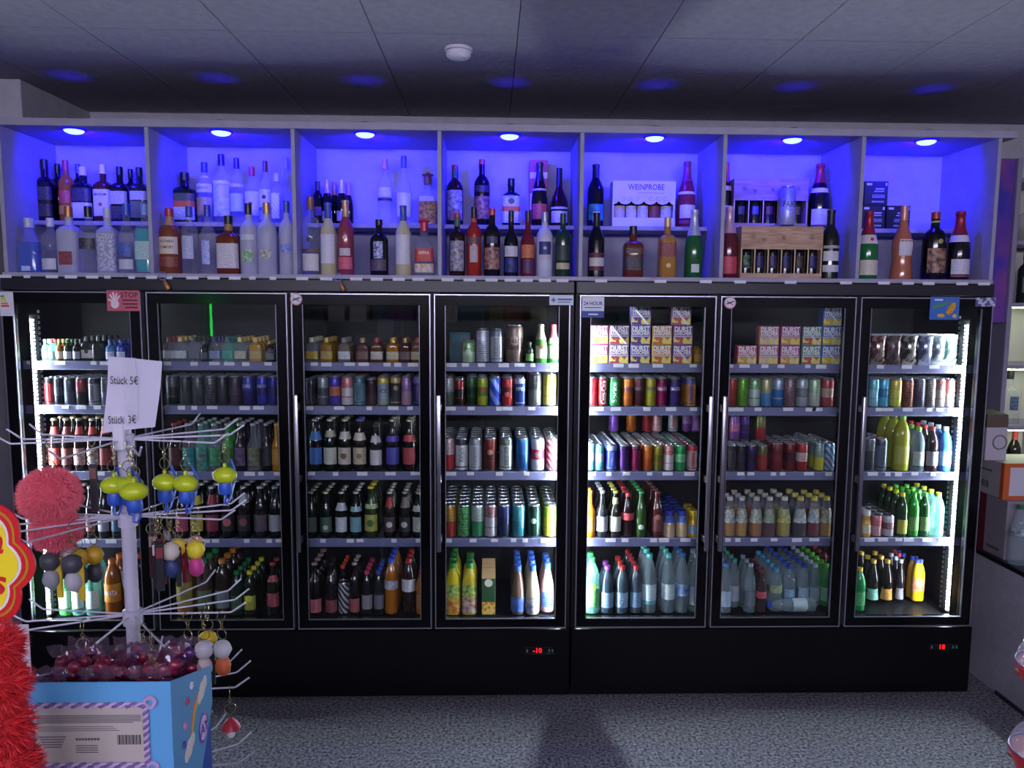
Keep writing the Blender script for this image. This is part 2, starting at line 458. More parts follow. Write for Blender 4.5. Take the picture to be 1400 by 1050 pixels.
# ================================================================== refrigerators
D_FR, D_BK = 3.57, 3.608          # door front and back faces
Z_T, Z_B = 1.984, .379            # door top and bottom
SHELF_Z = [1.652, 1.440, 1.118, .782, .385]
black = mat('08080c', .42, 0, .2)
black_gl = mat('050508', .15, 0, .3)
silver = mat('b9b6c4', .3, .9)
steel = mat('a8a4ae', .28, 1.0)
rail_m = mat('6b6c92', .45)
tag_m = mat('dedde8', .6)
inner = mat('121318', .5, 0, .3)
glassm = pane_mat()
DOORS = [(-2.225, -1.597), (-1.573, -.935), (-.916, -.278), (-.261, .37), (.415, 1.053), (1.074, 1.714), (1.736, 2.367)]
GL = .05                           # width of the black border of the glass
def fridge(x0, x1, di, handles, leds, label, disp_px):
    f = empty('glass_door_fridge', (x0, D_BK, 0), label, 'refrigerator', 'glass door refrigerators along the wall')
    O = Vector((x0, D_BK, 0))
    def bld(mb, name, m, p=f, sm=None):
        mb.v = [tuple(Vector(v)-O) for v in mb.v]; return mb.build(name, m, p, sm)
    yb, yi = 4.27, 3.615
    b = MB().box(x0, x1, yb-.03, yb, .06, 2.05).box(x0, x0+.025, yi, yb-.03, .06, 2.05).box(x1-.025, x1, yi, yb-.03, .06, 2.05)
    b.box(x0+.025, x1-.025, yi, yb-.03, 2.0, 2.05).box(x0+.025, x1-.025, yi, yb-.03, .34, .375)
    bld(b, 'cabinet_body', inner)
    bld(MB().rbox(x0, x1, 3.602, yi, 1.992, 2.048, .003), 'fascia', mat('1c1b24', .4))
    bld(MB().rbox(x0, x1, 3.585, yi+.01, .03, .365, .004), 'kick_panel', black)
    for fx in (x0+.08, x1-.08):
        bld(MB().lathe([(.022, 0, 0), (.022, .006, 0), (.012, .01, 0), (.012, .06, 0)], 12, org=(fx, 3.68, 0)), 'foot', black)
    # mullions between the doors
    for a, bb in zip(di, di[1:]):
        xm = (DOORS[a][1]+DOORS[bb][0])/2
        bld(MB().box(xm-.03, xm+.03, yi, yi+.035, .375, 2.0), 'mullion', black)
    for k, d in enumerate(di):
        xl, xr = DOORS[d]
        # shelves
        for si, z in enumerate(SHELF_Z[:4]):
            sx0, sx1 = xl-.004, xr+.004
            s = bld(MB().box(sx0, sx1, 3.703, 4.2, z-.012, z), 'shelf', mat('4a4c58', .4))
            bld(MB().rbox(sx0, sx1, 3.694, 3.7025, z-.036, z+.005, .0015), 'price_rail', rail_m, s)
            n = RND.choice((5, 6, 6, 7)); xs = [sx0+.03+(sx1-sx0-.06)*(i+RND.uniform(.1, .9))/n for i in range(n)]
            for xx in xs:
                w = RND.choice((.026, .034, .05, .05))
                bld(MB().box(xx-w/2, xx+w/2, 3.6915, 3.6935, z-.013+RND.uniform(-.002, .002), z+.0045), 'price_tag', tag_m, s)
        # door
        dr = bld(MB().box(xl+.002, xl+GL, D_FR+.002, D_BK, Z_B+.002, Z_T-.002).box(xr-GL, xr-.002, D_FR+.002, D_BK, Z_B+.002, Z_T-.002)
                 .box(xl+GL, xr-GL, D_FR+.002, D_BK, Z_T-.052, Z_T-.002).box(xl+GL, xr-GL, D_FR+.002, D_BK, Z_B+.002, Z_B+.046), 'door', black_gl)
        t = .005
        bld(MB().box(xl, xl+t, D_FR-.001, D_BK, Z_B, Z_T).box(xr-t, xr, D_FR-.001, D_BK, Z_B, Z_T)
            .box(xl+t, xr-t, D_FR-.001, D_BK, Z_T-t, Z_T).box(xl+t, xr-t, D_FR-.001, D_BK, Z_B, Z_B+t), 'door_trim', silver, dr)
        bld(MB().box(xl+GL, xr-GL, D_FR+.012, D_FR+.018, Z_B+.046, Z_T-.052), 'glass', glassm, dr)
        e = .003
        g0, g1, gz0, gz1 = xl+GL, xr-GL, Z_B+.046, Z_T-.052
        bld(MB().box(g0, g0+e, D_FR+.001, D_FR+.0115, gz0, gz1).box(g1-e, g1, D_FR+.001, D_FR+.0115, gz0, gz1)
            .box(g0+e, g1-e, D_FR+.001, D_FR+.0115, gz0, gz0+e), 'glass_bead', mat('8d8b98', .3, .6), dr)
        h = handles[k]
        if h:
            hx = xl+.022 if h < 0 else xr-.022
            hz0, hz1 = .775, 1.52
            hb = MB().rbox(hx-.010, hx+.010, D_FR-.052, D_FR-.034, hz0, hz1, .004, seg=2)
            for zz in (1.12, 1.46, .83): hb.rbox(hx-.012, hx+.012, D_FR-.036, D_FR-.0012, zz-.016, zz+.016, .002)
            bld(hb, 'handle', steel, dr, 40)
        f['d%d' % d] = 1
    # light strips and slotted uprights
    for lx, side in leds:
        ox = lx-side*.009
        st = bld(MB().rbox(ox-.004, ox+.004, 3.664, 3.735, .40, 1.88, .002), 'light_strip', mat('0c0c10', .7, 0, .2))  # plate deepened and blackened to shield the side wall from the diodes
        dm = MB(); z = .42
        while z < 1.85:
            dm.box(lx-.0045, lx+.0045, 3.672, 3.682, z, z+.0085); z += .0185
        bld(dm, 'light_diodes', emit('e6f2ff', FRIDGE_LED), st)
        um = MB(); z = .40
        ux = lx-side*.013
        while z < 1.9:
            um.box(ux-.004, ux+.004, 3.752, 3.758, z, z+.014); z += .026
        bld(um, 'shelf_upright', mat('c3c7cc', .4, .3))
    # digital display
    p = atY(*disp_px, 3.585)
    ds = bld(MB().rbox(p.x-.075, p.x+.075, 3.580, 3.5848, p.z-.018, p.z+.018, .003), 'control_panel', mat('101016', .25))
    tx = MB(); text_flat(tx, disp_px_text[disp_px], p.x-.012, 3.5794, p.z, .034, bold=.02)
    bld(tx, 'red_digits', emit('ff1c1c', 2.2), ds)
    kb = MB()
    for dx in (-.062, .045, .062): kb.box(p.x+dx-.003, p.x+dx+.003, 3.5794, 3.5799, p.z-.007, p.z+.007)
    bld(kb, 'button', mat('3f8f6a', .5), ds)
    return f, bld
disp_px_text = {(738, 889): '-10', (1290, 884): '18'}
fA, bA = fridge(-2.24, .392, [0, 1, 2, 3], [0, 0, -1, -1], [(-2.152, 1), (.338, -1)], 'black four-door display refrigerator on the left half of the wall', (738, 889))
fB, bB = fridge(.40, 2.39, [4, 5, 6], [1, -1, -1], [(.447, 1), (2.312, -1)], 'black three-door display refrigerator on the right half of the wall', (1290, 884))
def door_of(d):
    fr = fA if d < 4 else fB
    return [c for c in fr.children if c.name.startswith('door') and not c.name.startswith('door_')][d if d < 4 else d-4]
def sticker(d, px0, px1, py0, py1, col, name='sticker', ink=None, style='text', scale=60):
    a, b = atY(px0, py1, D_FR), atY(px1, py0, D_FR)
    fr = fA if d < 4 else fB; bl = bA if d < 4 else bB
    m = mat(col, .5) if ink is None else two_tone(col, ink, style, scale)
    bl(MB().box(a.x, b.x, D_FR-.0022, D_FR-.0012, a.z, b.z), name, m, door_of(d))
    return a, b, (lambda mb, nm, mm: bl(mb, nm, mm, door_of(d)))
YS = D_FR-.0028
# red stop sticker with an open hand
a, b, add = sticker(0, 147, 190, 397, 425, 'c8606f')
m = MB(); text_flat(m, 'STOP', b.x-.044, YS, b.z-.022, .034, bold=.01, width=.078); add(m, 'lettering', mat('3a2030', .6))
m = MB()
for i, (w, zz) in enumerate(((.07, -.045), (.07, -.062), (.06, -.078))): m.box(b.x-.005-w, b.x-.008, YS-.0002, YS+.0004, b.z+zz-.003, b.z+zz+.003)
add(m, 'printed_line', mat('3a2030', .6))
m = MB(); hx, hz = a.x+.036, a.z+.036
m.ell((hx, YS+.0002, hz-.004), .019, .0005, .021, 14, 6)
for ang, ln in ((150, .032), (118, .044), (98, .049), (78, .046), (56, .040)):
    c, s_ = math.cos(math.radians(ang)), math.sin(math.radians(ang))
    m.tube([(hx+c*.01, YS+.0003, hz+s_*.01), (hx+c*ln, YS+.0003, hz+s_*ln)], .0042, 6)
add(m, 'hand_print', mat('efdfe4', .6))
# energy label
a, b, add = sticker(0, 1, 18, 399, 432, 'e4e2ea')
for i, c in enumerate(('3fa34d', 'b6cc3a', 'efd83a', 'e88b2e', 'd8432e')):
    zz = b.z-.02-i*.011; add(MB().box(a.x+.006, a.x+.022+.005*i, YS-.0002, YS+.0004, zz-.004, zz+.004), 'colour_bar', mat(c, .6))
# round no-smoking stickers
for d, px, py in ((2, 405, 409), (5, 998, 414)):
    p = atY(px, py, D_FR); fr, bl = (fA, bA) if d < 4 else (fB, bB)
    circ = lambda r, n=24: [(p.x+r*math.cos(2*PI*i/n), p.z+r*math.sin(2*PI*i/n)) for i in range(n)]
    bl(MB().prism(circ(.028), D_FR-.0012, D_FR-.0020), 'round_sticker', mat('c98a96', .5), door_of(d))
    bl(MB().prism(circ(.023), D_FR-.0020, D_FR-.0024), 'round_sticker_face', mat('e4dce4', .5), door_of(d))
    m = MB().tube([(p.x-.017, YS, p.z-.006), (p.x+.017, YS, p.z+.007)], .003, 6).tube([(p.x-.015, YS, p.z+.008), (p.x+.014, YS, p.z-.010)], .002, 6)
    bl(m, 'pictogram', mat('3a3040', .6), door_of(d))
# service sticker on the fourth door
a, b, add = sticker(3, 751, 784, 403.5, 417, 'd6dbe8')
m = MB().box(a.x+.008, a.x+.030, YS-.0002, YS+.0004, a.z+.020, a.z+.026).box(a.x+.016, a.x+.022, YS-.0002, YS+.0004, a.z+.012, a.z+.034)
m.box(a.x+.038, b.x-.006, YS-.0002, YS+.0004, a.z+.022, a.z+.030).box(a.x+.038, b.x-.012, YS-.0002, YS+.0004, a.z+.012, a.z+.016)
add(m, 'printed_line', mat('3c6e9e', .6))
# 24 hour sticker on the fifth door
a, b, add = sticker(4, 795.5, 826, 406, 434, 'dfe2ee')
m = MB(); text_flat(m, '24 HOUR', (a.x+b.x)/2, YS, b.z-.031, .024, width=.088, bold=.02); add(m, 'lettering', mat('2a2f66', .6))
add(MB().box(a.x, b.x, D_FR-.0026, D_FR-.0023, a.z, a.z+.030), 'blue_band', mat('23459c', .5))
m = MB().box(a.x+.03, a.x+.075, YS-.0006, YS-.0001, a.z+.012, a.z+.018); add(m, 'printed_line', mat('dfe2ee', .6))
m = MB().box(a.x+.012, b.x-.012, YS-.0002, YS+.0004, a.z+.044, a.z+.048); add(m, 'printed_line', mat('555a90', .6))
# flyer with a corn cob and a sticker on the seventh door
a, b, add = sticker(6, 1270, 1312, 406, 437, '3f6fc0')
m = MB(); m.tube([(a.x+.085+i*.006, YS, a.z+.025+i*.011) for i in range(6)], [.008, .014, .015, .015, .013, .006], 10)
add(m, 'corn_cob', two_tone('eab53a', 'd4952a', 'cell', 120))
m = MB().ell((a.x+.055, YS, a.z+.02), .018, .001, .009, 12, 6).ell((b.x-.02, YS, a.z+.018), .011, .001, .009, 12, 6); add(m, 'corn_kernel', mat('e8c25a', .5))
m = MB().prism([(a.x+.012, a.z+.05), (a.x+.085, a.z+.074), (a.x+.09, a.z+.086), (a.x+.015, a.z+.066)], YS-.0003, YS+.0004); add(m, 'green_banner', mat('4f9a4e', .5))
m = MB().box(a.x+.02, a.x+.06, YS-.0003, YS+.0004, b.z-.018, b.z-.010); add(m, 'printed_line', mat('e4e6f0', .5))
a, b, add = sticker(6, 1333, 1361, 407, 419, 'cfcfe0', 'sticker', '55548a', 'blot', 55)

# ================================================================== cabinet over the refrigerators
cab_w = bumpy('9c99ab', 'a5a2b4', 8, .0006, .5, 3)
DIV = [-2.208, -1.552, -.899, -.236, .417, 1.077, 1.723, 2.364]
CF, CB = 3.60, 4.06
cb = empty('display_cabinet', (0, CF, 2.05), 'white open display cabinet with seven bays on top of the refrigerators', 'cabinet')
def cbld(mb, name, m, p=cb, sm=None):
    mb.v = [(v[0], v[1]-CF, v[2]-2.05) for v in mb.v]; return mb.build(name, m, p, sm)
cbld(MB().rbox(-2.24, 2.44, CF-.004, CB, 2.722, 2.755, .0015), 'top_board', cab_w)
cbld(MB().rbox(-2.225, 2.374, CF-.004, CB, 2.051, 2.070, .0015), 'bottom_board', cab_w)
cbld(MB().box(-2.2, 2.36, CB-.012, CB, 2.0705, 2.7215), 'back_panel', cab_w)
for x in DIV: cbld(MB().rbox(x-.009, x+.009, CF, CB-.0125, 2.0705, 2.7215, .001), 'divider', cab_w)
for i in range(7):
    cbld(MB().rbox(DIV[i]+.0095, DIV[i+1]-.0095, 3.82, CB-.0125, 2.305, 2.325, .001), 'shelf', cab_w)
tags = [8, 37, 71, 97, 126, 147, 180, 207, 231, 263, 292, 321, 345, 373, 413, 446, 487, 515, 545, 572, 612, 642, 672, 698, 720, 745, 769, 822, 903, 965, 1012, 1081, 1157, 1209, 1242, 1270, 1316, 1346]
for i, px in enumerate(tags):
    p = atY(px, 382, CF-.006); w = (.05, .03, .055, .055, .055, .03, .03)[i % 7] if px < 400 else .056
    cbld(MB().box(p.x-w/2, p.x+w/2, CF-.0062, CF-.0045, 2.044, 2.058), 'price_tag', tag_m)
# blue spotlights let into the top board
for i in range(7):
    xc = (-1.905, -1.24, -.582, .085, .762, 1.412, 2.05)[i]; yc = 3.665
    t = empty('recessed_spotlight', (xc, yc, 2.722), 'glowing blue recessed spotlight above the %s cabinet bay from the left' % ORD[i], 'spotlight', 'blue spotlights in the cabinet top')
    MB().lathe([(.054, -.0005, 0), (.054, -.004, 0), (.049, -.007, 0), (.044, -.006, 0)][::-1], 28).build('halo_ring', emit('2410ff', 1.0), t, 40)  # blue halo round the lens, imitated by a glowing ring
    MB().lathe([(.006, -.022, 0), (.024, -.020, 0), (.037, -.015, 0), (.043, -.0075, 0)], 24).build('lens', emit('a4dcff', 2.2), t, 40)
    ld = bpy.data.lights.new('spot_beam', 'AREA'); ld.shape = 'DISK'; ld.size = .06
    ld.color = (.006, .0, 1); ld.energy = BLUE_SPOT; ld.spread = math.radians(180)
    lo = bpy.data.objects.new('spot_beam', ld); COL.objects.link(lo); lo.parent = t; lo.location = (0, .03, -.028); lo.rotation_euler = (math.radians(72), 0, 0)
    # the open back of the fitting lets light out towards the ceiling
    MB().lathe([(.030, .034, 0), (.030, .042, 0), (.022, .046, 0)], 20, closed=False).build('fitting_can', mat('3a3a44', .4, .5), t, 40)
    l2 = bpy.data.lights.new('fitting_leak', 'SPOT'); l2.color = (.02, .0, 1); l2.energy = BLUE_LEAK; l2.spot_size = math.radians(70); l2.spot_blend = 1.0; l2.shadow_soft_size = .02
    lo = bpy.data.objects.new('fitting_leak', l2); COL.objects.link(lo); lo.parent = t; lo.location = (0, 0, .05); lo.rotation_euler = (PI+.12, 0, 0)

# ================================================================== the side counter and shelf on the right
cnt = empty('side_counter', (2.56, 3.0, 0), 'white low counter along the right wall beside the refrigerator', 'counter')
white_p = bumpy('a7a4ad', 'b4b1ba', 20, .001, .6)
MB().rbox(0, .44, -1.2, 1.25, .0, .655, .003).build('counter_body', white_p, cnt)
MB().rbox(-.006, .44, -1.22, 1.25, .656, .68, .003).build('counter_top', mat('1b1a22', .3), cnt)
MB().rbox(-.012, -.0005, -1.2, .62, 0, .02, .002).build('plinth', mat('2a2830', .6), cnt)
su = empty('wall_shelf_unit', (2.70, 3.95, .68), 'white lit shelf unit holding bottles at the right edge', 'shelf unit')
def sbl(mb, name, m):
    mb.v = [(v[0]-2.70, v[1]-3.95, v[2]-.68) for v in mb.v]; return mb.build(name, m, su)
shm = mat('8f8aa0', .45)
sbl(MB().rbox(2.695, 2.72, 3.95, 4.235, .6805, 2.70, .002), 'upright', shm)
sbl(MB().rbox(3.02, 3.045, 3.95, 4.235, .6805, 2.70, .002), 'upright', shm)
sbl(MB().box(2.72, 3.02, 4.22, 4.235, .70, 2.70), 'back_panel', mat('c6c4b4', .6))
UZ = (1.00, 1.315, 1.64, 1.965, 2.285, 2.60)
for z in UZ: sbl(MB().rbox(2.7205, 3.0195, 3.95, 4.2195, z-.022, z, .002), 'shelf', shm)
for z in UZ[1:4]:
    sbl(MB().box(2.73, 3.01, 3.965, 3.975, z-.028, z-.0225), 'light_strip', emit('eaffd0', SIDE_LED))
# poster behind the gap
po = MB().box(2.42, 2.694, 3.97, 3.976, 1.86, 2.70).build('poster', two_tone('3a2fa8', 'a0507a', 'blot', 5, .68, .5, 0, .2))
tag(po, 'blue and pink poster hanging in the gap beside the cabinet', 'poster')

# ================================================================== bottles, cans and packs
# outlines: (radius share, height share, squareness) -- last point is the rim under the cap
PROF = {
 'wine':   [(.93, 0, 1), (1, .012, 1), (1, .56, 1), (.95, .62, 1), (.72, .70, .5), (.45, .765, 0), (.40, .80, 0), (.38, .955, 0), (.43, .96, 0), (.43, .985, 0)],
 'champ':  [(.94, 0, 1), (1, .014, 1), (1, .42, 1), (.93, .52, 1), (.74, .64, .5), (.50, .74, 0), (.40, .82, 0), (.36, .93, 0), (.44, .95, 0), (.40, .985, 0)],
 'liquor': [(.95, 0, 1), (1, .014, 1), (1, .60, 1), (.95, .66, 1), (.70, .72, .5), (.42, .755, 0), (.37, .78, 0), (.36, .97, 0)],
 'square': [(.96, 0, 1), (1, .012, 1), (1, .60, 1), (.96, .64, 1), (.70, .69, .6), (.42, .715, 0), (.38, .74, 0), (.37, .97, 0)],
 'longneck': [(.95, 0, 1), (1, .014, 1), (1, .50, 1), (.92, .57, 1), (.58, .66, .5), (.42, .72, 0), (.37, .78, 0), (.35, .97, 0)],
 'cognac': [(.95, 0, 1), (1, .02, 1), (1.0, .30, 1), (.92, .42, 1), (.60, .56, .5), (.36, .66, 0), (.30, .72, 0), (.28, .97, 0)],
 'curvy':  [(.98, 0, 1), (1, .02, 1), (.90, .15, 1), (.82, .28, 1), (.92, .42, 1), (.90, .52, 1), (.62, .64, 0), (.40, .73, 0), (.34, .80, 0), (.33, .97, 0)],
 'decanter': [(.96, 0, 1), (1, .02, 1), (.98, .45, 1), (.90, .56, 1), (.60, .64, .5), (.40, .70, 0), (.38, .74, 0), (.38, .95, 0)],
 'beer':   [(.93, 0, 0), (1, .018, 0), (1, .52, 0), (.94, .60, 0), (.70, .70, 0), (.50, .79, 0), (.43, .88, 0), (.41, .95, 0), (.45, .955, 0), (.45, .975, 0)],
 'alco':   [(.93, 0, 0), (1, .02, 0), (1, .50, 0), (.93, .57, 0), (.60, .66, 0), (.46, .74, 0), (.42, .86, 0), (.40, .97, 0)],
 'pet':    [(.72, 0, 0), (.95, .02, 0), (1, .07, 0), (.96, .18, 0), (1, .26, 0), (.98, .30, 0), (.98, .56, 0), (1, .60, 0), (.95, .68, 0), (.72, .80, 0), (.48, .87, 0), (.40, .90, 0), (.38, .97, 0)],
 'petwater': [(.76, 0, 0), (.96, .015, 0), (1, .06, 0), (.95, .10, 0), (1, .14, 0), (.95, .18, 0), (1, .22, 0), (.99, .52, 0), (1, .56, 0), (.92, .64, 0), (.62, .80, 0), (.42, .89, 0), (.36, .91, 0), (.36, .97, 0)],
 'cola':   [(.80, 0, 0), (.98, .03, 0), (.97, .12, 0), (.84, .26, 0), (.92, .36, 0), (1, .48, 0), (.96, .58, 0), (.72, .72, 0), (.46, .85, 0), (.40, .90, 0), (.40, .97, 0)],
 'juice':  [(.96, 0, 1), (1, .012, 1), (1, .30, 1), (.97, .34, 1), (1, .38, 1), (.98, .62, 1), (.86, .73, .8), (.58, .83, .3), (.46, .88, 0), (.46, .97, 0)],
 'milk':   [(.92, 0, 0), (1, .02, 0), (1, .34, 0), (.98, .48, 0), (.84, .62, 0), (.56, .78, 0), (.46, .86, 0), (.45, .97, 0)],
 'fruit':  [(.90, 0, 0), (1, .03, 0), (1, .30, 0), (.98, .42, 0), (.80, .60, 0), (.56, .76, 0), (.44, .86, 0), (.44, .97, 0)],
 'flask':  [(.97, 0, 1), (1, .02, 1), (1, .62, 1), (.92, .70, .9), (.60, .77, .4), (.42, .80, 0), (.40, .97, 0)],
 'jar':    [(.90, 0, 0), (1, .03, 0), (1, .45, 0), (.92, .55, 0), (.78, .62, 0), (.74, .70, 0), (.72, .97, 0)],
}
SHAPE = {'square': (5., 1.), 'flask': (4.5, .62), 'juice': (4., .9), 'decanter': (4., .8)}
CAPZ = {'wine': .78, 'champ': .70, 'liquor': .84, 'square': .84, 'longneck': .83, 'cognac': .70, 'curvy': .80, 'decanter': .82, 'beer': .955, 'alco': .95,
        'pet': .915, 'petwater': .925, 'cola': .915, 'juice': .90, 'milk': .88, 'fruit': .90, 'flask': .82, 'jar': .80}
_ME = {}
def cached(key, fn):
    if key not in _ME: _ME[key] = fn()
    return _ME[key]
GLASS = {'dark': lambda: mat('0d0c12', .06, 0, .6), 'brown': lambda: mat('1c0f0c', .1, 0, .6), 'green': lambda: mat('123a1c', .1, 0, .6), 'dgreen': lambda: mat('0b1a12', .1, 0, .6),
         'clear': lambda: clear('b4b6c6', .10, .05), 'frost': lambda: clear('c9c9da', .55, .45), 'pet': lambda: clear('9cb2ba', .24, .08), 'tealpet': lambda: clear('7fc8b8', .28, .1),
         'bluepet': lambda: clear('5f9ad8', .45, .12), 'greenpet': lambda: clear('4fae5a', .5, .12)}
def glass_of(g):
    if g in GLASS: return GLASS[g]()
    return mat(g, .12, 0, .55)
LBL = {}
def label_mat(c, ink='4a4656', style='text', scale=70):
    if style == 'text': ink = ''.join('%02x' % int(.55*int(c[i:i+2], 16)+.45*int(ink[i:i+2], 16)) for i in (0, 2, 4))
    return two_tone(c, ink, style, scale*{'text': 1.5, 'blot': 1.4}.get(style, 1), .5, .5, 0., .16 if style == 'blot' else .03)
def bottle(root, kind, r, h, glass, cap='222230', labels=(), liquid=None, text=None, tcol='26263a', neck=None, capz=None, full=True, capmetal=0., emblem=None, seg=20):
    """parts of one bottle under root; labels: (z0, z1, half-angle, colour, ink, style)"""
    sq, dy = SHAPE.get(kind, (2., 1.))
    prof = [(a*r, z*h, q) for a, z, q in PROF[kind]]
    n = 24 if sq > 2 else seg
    link('body', cached(('body', kind, r, h, glass), lambda: MB().lathe(prof, n, sq, dy).mesh('body', glass_of(glass), 35)), root)
    if liquid:
        lv = liquid[1]*h
        lp = [((rr-.003), max(zz, .006), q) for rr, zz, q in prof if zz < lv]
        rr, q = prof_at(prof, lv); lp.append((rr-.003, lv, q))
        link('liquid', cached(('liq', kind, r, h, liquid), lambda: MB().lathe(lp, n, sq, dy).mesh('liquid', clear(liquid[0], .85, .1), 40)), root)
    if cap:
        cz = (capz if capz is not None else CAPZ[kind])*h
        def mk():
            pts = [(cz)]+[zz for _, zz, _ in prof if zz > cz+.002]
            cp = []
            for zz in pts:
                rr, q = prof_at(prof, zz); cp.append((rr+.0013, zz, q if zz < .7*h else 0))
            rr = cp[-1][0]
            if kind in ('beer',): cp = [(r*.46, h*.955, 0), (r*.50, h*.957, 0), (r*.47, h*.985, 0), (r*.38, h, 0)]
            else: cp += [(rr, h*.993, 0), (rr*.86, h, 0)]
            return MB().lathe(cp, 16, sq, dy).mesh('cap', mat(cap, .35, capmetal), 35)
        link('cap', cached(('cap', kind, r, h, cap, cz, capmetal), mk), root)
    if not full: return
    if neck:
        z0, z1, c = neck
        link('neck_label', cached(('nl', kind, r, h, neck), lambda: MB().patch(prof, z0*h, z1*h, -100, 100, sq, dy, .0007, 14, 3).mesh('neck_label', mat(c, .5), 40)), root)
    lab = None
    for i, l in enumerate(labels):
        z0, z1, th, c = l[:4]
        ink = l[4] if len(l) > 4 else '55506a'; st = l[5] if len(l) > 5 else 'text'; ss = l[6] if len(l) > 6 else 60
        off = .0007+.0004*i
        me = cached(('lb', kind, r, h, l, i), lambda: MB().patch(prof, z0*h, z1*h, -th, th, sq, dy, off, 14, 4).mesh('label', label_mat(c, ink, st, ss), 40))
        o = link('label', me, root)
        lab = lab or o
    if emblem:
        ez, er, ec = emblem
        link('emblem', cached(('em', kind, r, h, emblem), lambda: MB().disc_patch(prof, ez*h, er, sq, dy, .0018).mesh('emblem', mat(ec, .5), 40)), lab or root)
    for text in (text if isinstance(text, list) else [text] if text else []):
        t, tz, size, wid = text[:4]; vert = len(text) > 4
        def mk():
            mb = MB(); text_curved(mb, t, prof, tz*h, size, sq, dy, .0024, vertical=vert, width=wid); return mb.mesh('lettering', mat(tcol, .5))
        link('lettering', cached(('tx', kind, r, h, text, tcol), mk), lab or root)

CAN = {'c25': (.0265, .135), 'c33': (.0295, .146), 'c50': (.033, .168), 'c100': (.043, .186), 'cs': (.0325, .112), 'c30': (.0265, .15)}
def can(root, kind, a, b, style='blot', text=None, tcol='f0f0f4', full=True, scale=45, emblem=None, metal=.35, rs=1.):
    r, h = CAN[kind]; r *= rs
    prof = [(r*.80, 0, 0), (r*.88, h*.012, 0), (r, h*.055, 0), (r, h*.885, 0), (r*.90, h*.955, 0), (r*.84, h*.985, 0)]
    des = (sum(map(ord, a+(b or ''))) % 4) if (style == 'blot' and b) else -1
    def mk():
        alu = mat('b9bcc4', .25, .9)
        if des < 0:
            m = two_tone(a, b, style, scale, .53, .3, metal, .05) if b else mat(a, .3, metal)
            return MB().lathe(prof, 18, mats=[1, 1, 0, 0, 1]).mesh('body', [m, alu], 40)
        # printed in two inks: bands round the can, by design
        z = {0: (.30, .34, .62), 1: (.36, .66, .70), 2: (.12, .16, .78), 3: (.44, .50, .54)}[des]
        bm = {0: [2, 0, 2, 0], 1: [0, 2, 0, 0], 2: [0, 2, 0, 2], 3: [2, 2, 0, 0]}[des]
        pr = prof[:3]+[(r, h*q, 0) for q in z]+prof[3:]
        dark = two_tone(a, b, 'text', 95., .5, .3, metal, .3)
        if des in (0, 3): bm = [3 if q == 0 else q for q in bm]
        return MB().lathe(pr, 18, mats=[1, 1]+bm+[bm[-1], 1]).mesh('body', [mat(a, .3, metal), alu, mat(b, .3, metal), dark], 40)
    body = link('body', cached(('can', kind, rs, a, b, style, scale, metal), mk), root)
    if full and des in (1, 2) and not text and not emblem:
        def side_print():
            return (MB().patch(prof, h*.20, h*.74, -20, 20, off=.0006, na=6) if des == 2 else MB().disc_patch(prof, h*.51, r*.55, off=.0006)).mesh('front_print', two_tone(b, a, 'text', 120., .5, .3, metal, .3), 40)
        link('front_print', cached(('fp', kind, rs, a, b, des), side_print), body)
    lid = [(r*.84, h*.985, 0), (r*.87, h*.99, 0), (r*.87, h, 0), (r*.80, h, 0), (r*.76, h*.975, 0)]
    link('lid', cached(('lid', kind, rs), lambda: MB().lathe(lid, 18).mesh('lid', mat('c6c9d0', .22, .9), 40)), root)
    if not full: return
    def tab():
        return MB().ell((0, -r*.22, h*.982), r*.22, r*.40, r*.05, 10, 6).mesh('pull_tab', mat('d2d4da', .25, .9), 40)
    link('pull_tab', cached(('tab', kind, rs), tab), root)
    if emblem:
        ez, er, ec = emblem
        link('emblem', cached(('cem', kind, rs, emblem), lambda: MB().disc_patch(prof, ez*h, er, off=.0006).mesh('emblem', mat(ec, .4), 40)), body)
    if text:
        t, tz, size, wid = text[:4]; vert = len(text) > 4
        def mk():
            mb = MB(); text_curved(mb, t, prof, tz*h, size, off=.0011, vertical=vert, width=wid); return mb.mesh('lettering', mat(tcol, .4))
        link('lettering', cached(('ctx', kind, rs, text, tcol), mk), body)

def brick_pack(root, a, b, text='DURST|LÖSCHER', full=True, straw=False, tcol='f2eef4'):
    w, d, h = .096, .062, .094
    link('carton', cached(('bp', a, b), lambda: MB().rbox(-w/2, w/2, -d/2, d/2, 0, h, .002).mesh('carton', mat(a, .4))), root)
    if not full: return
    link('fruit_print', cached(('bpf', b), lambda: MB().box(-w/2+.003, w/2-.003, -d/2-.0006, -d/2-.0001, .006, h*.40).mesh('fruit_print', two_tone(b, 'e8d86a', 'blot', 38, .55, .5))), root)
    link('white_stripe', cached(('bps', 1), lambda: MB().box(-w/2+.003, w/2-.003, -d/2-.0008, -d/2-.0002, h*.43, h*.47).mesh('white_stripe', mat('d8d2e0', .5))), root)
    if text:
        def mk():
            mb = MB(); t1, t2 = text.split('|')
            text_flat(mb, t1, 0, -d/2-.001, h*.82, .034, width=w*.88, bold=.03); text_flat(mb, t2, 0, -d/2-.001, h*.60, .024, width=w*.88, bold=.03)
            return mb.mesh('lettering', mat(tcol, .5))
        link('lettering', cached(('bpt', text, tcol), mk), root)
    if straw:
        link('straw', cached('straw', lambda: MB().tube([(-w*.40, -d/2-.004, h*.97), (w*.36, -d/2-.004, h*.05)], .0032, 8).mesh('straw', clear('eeeef6', .75, .2), 40)), root)
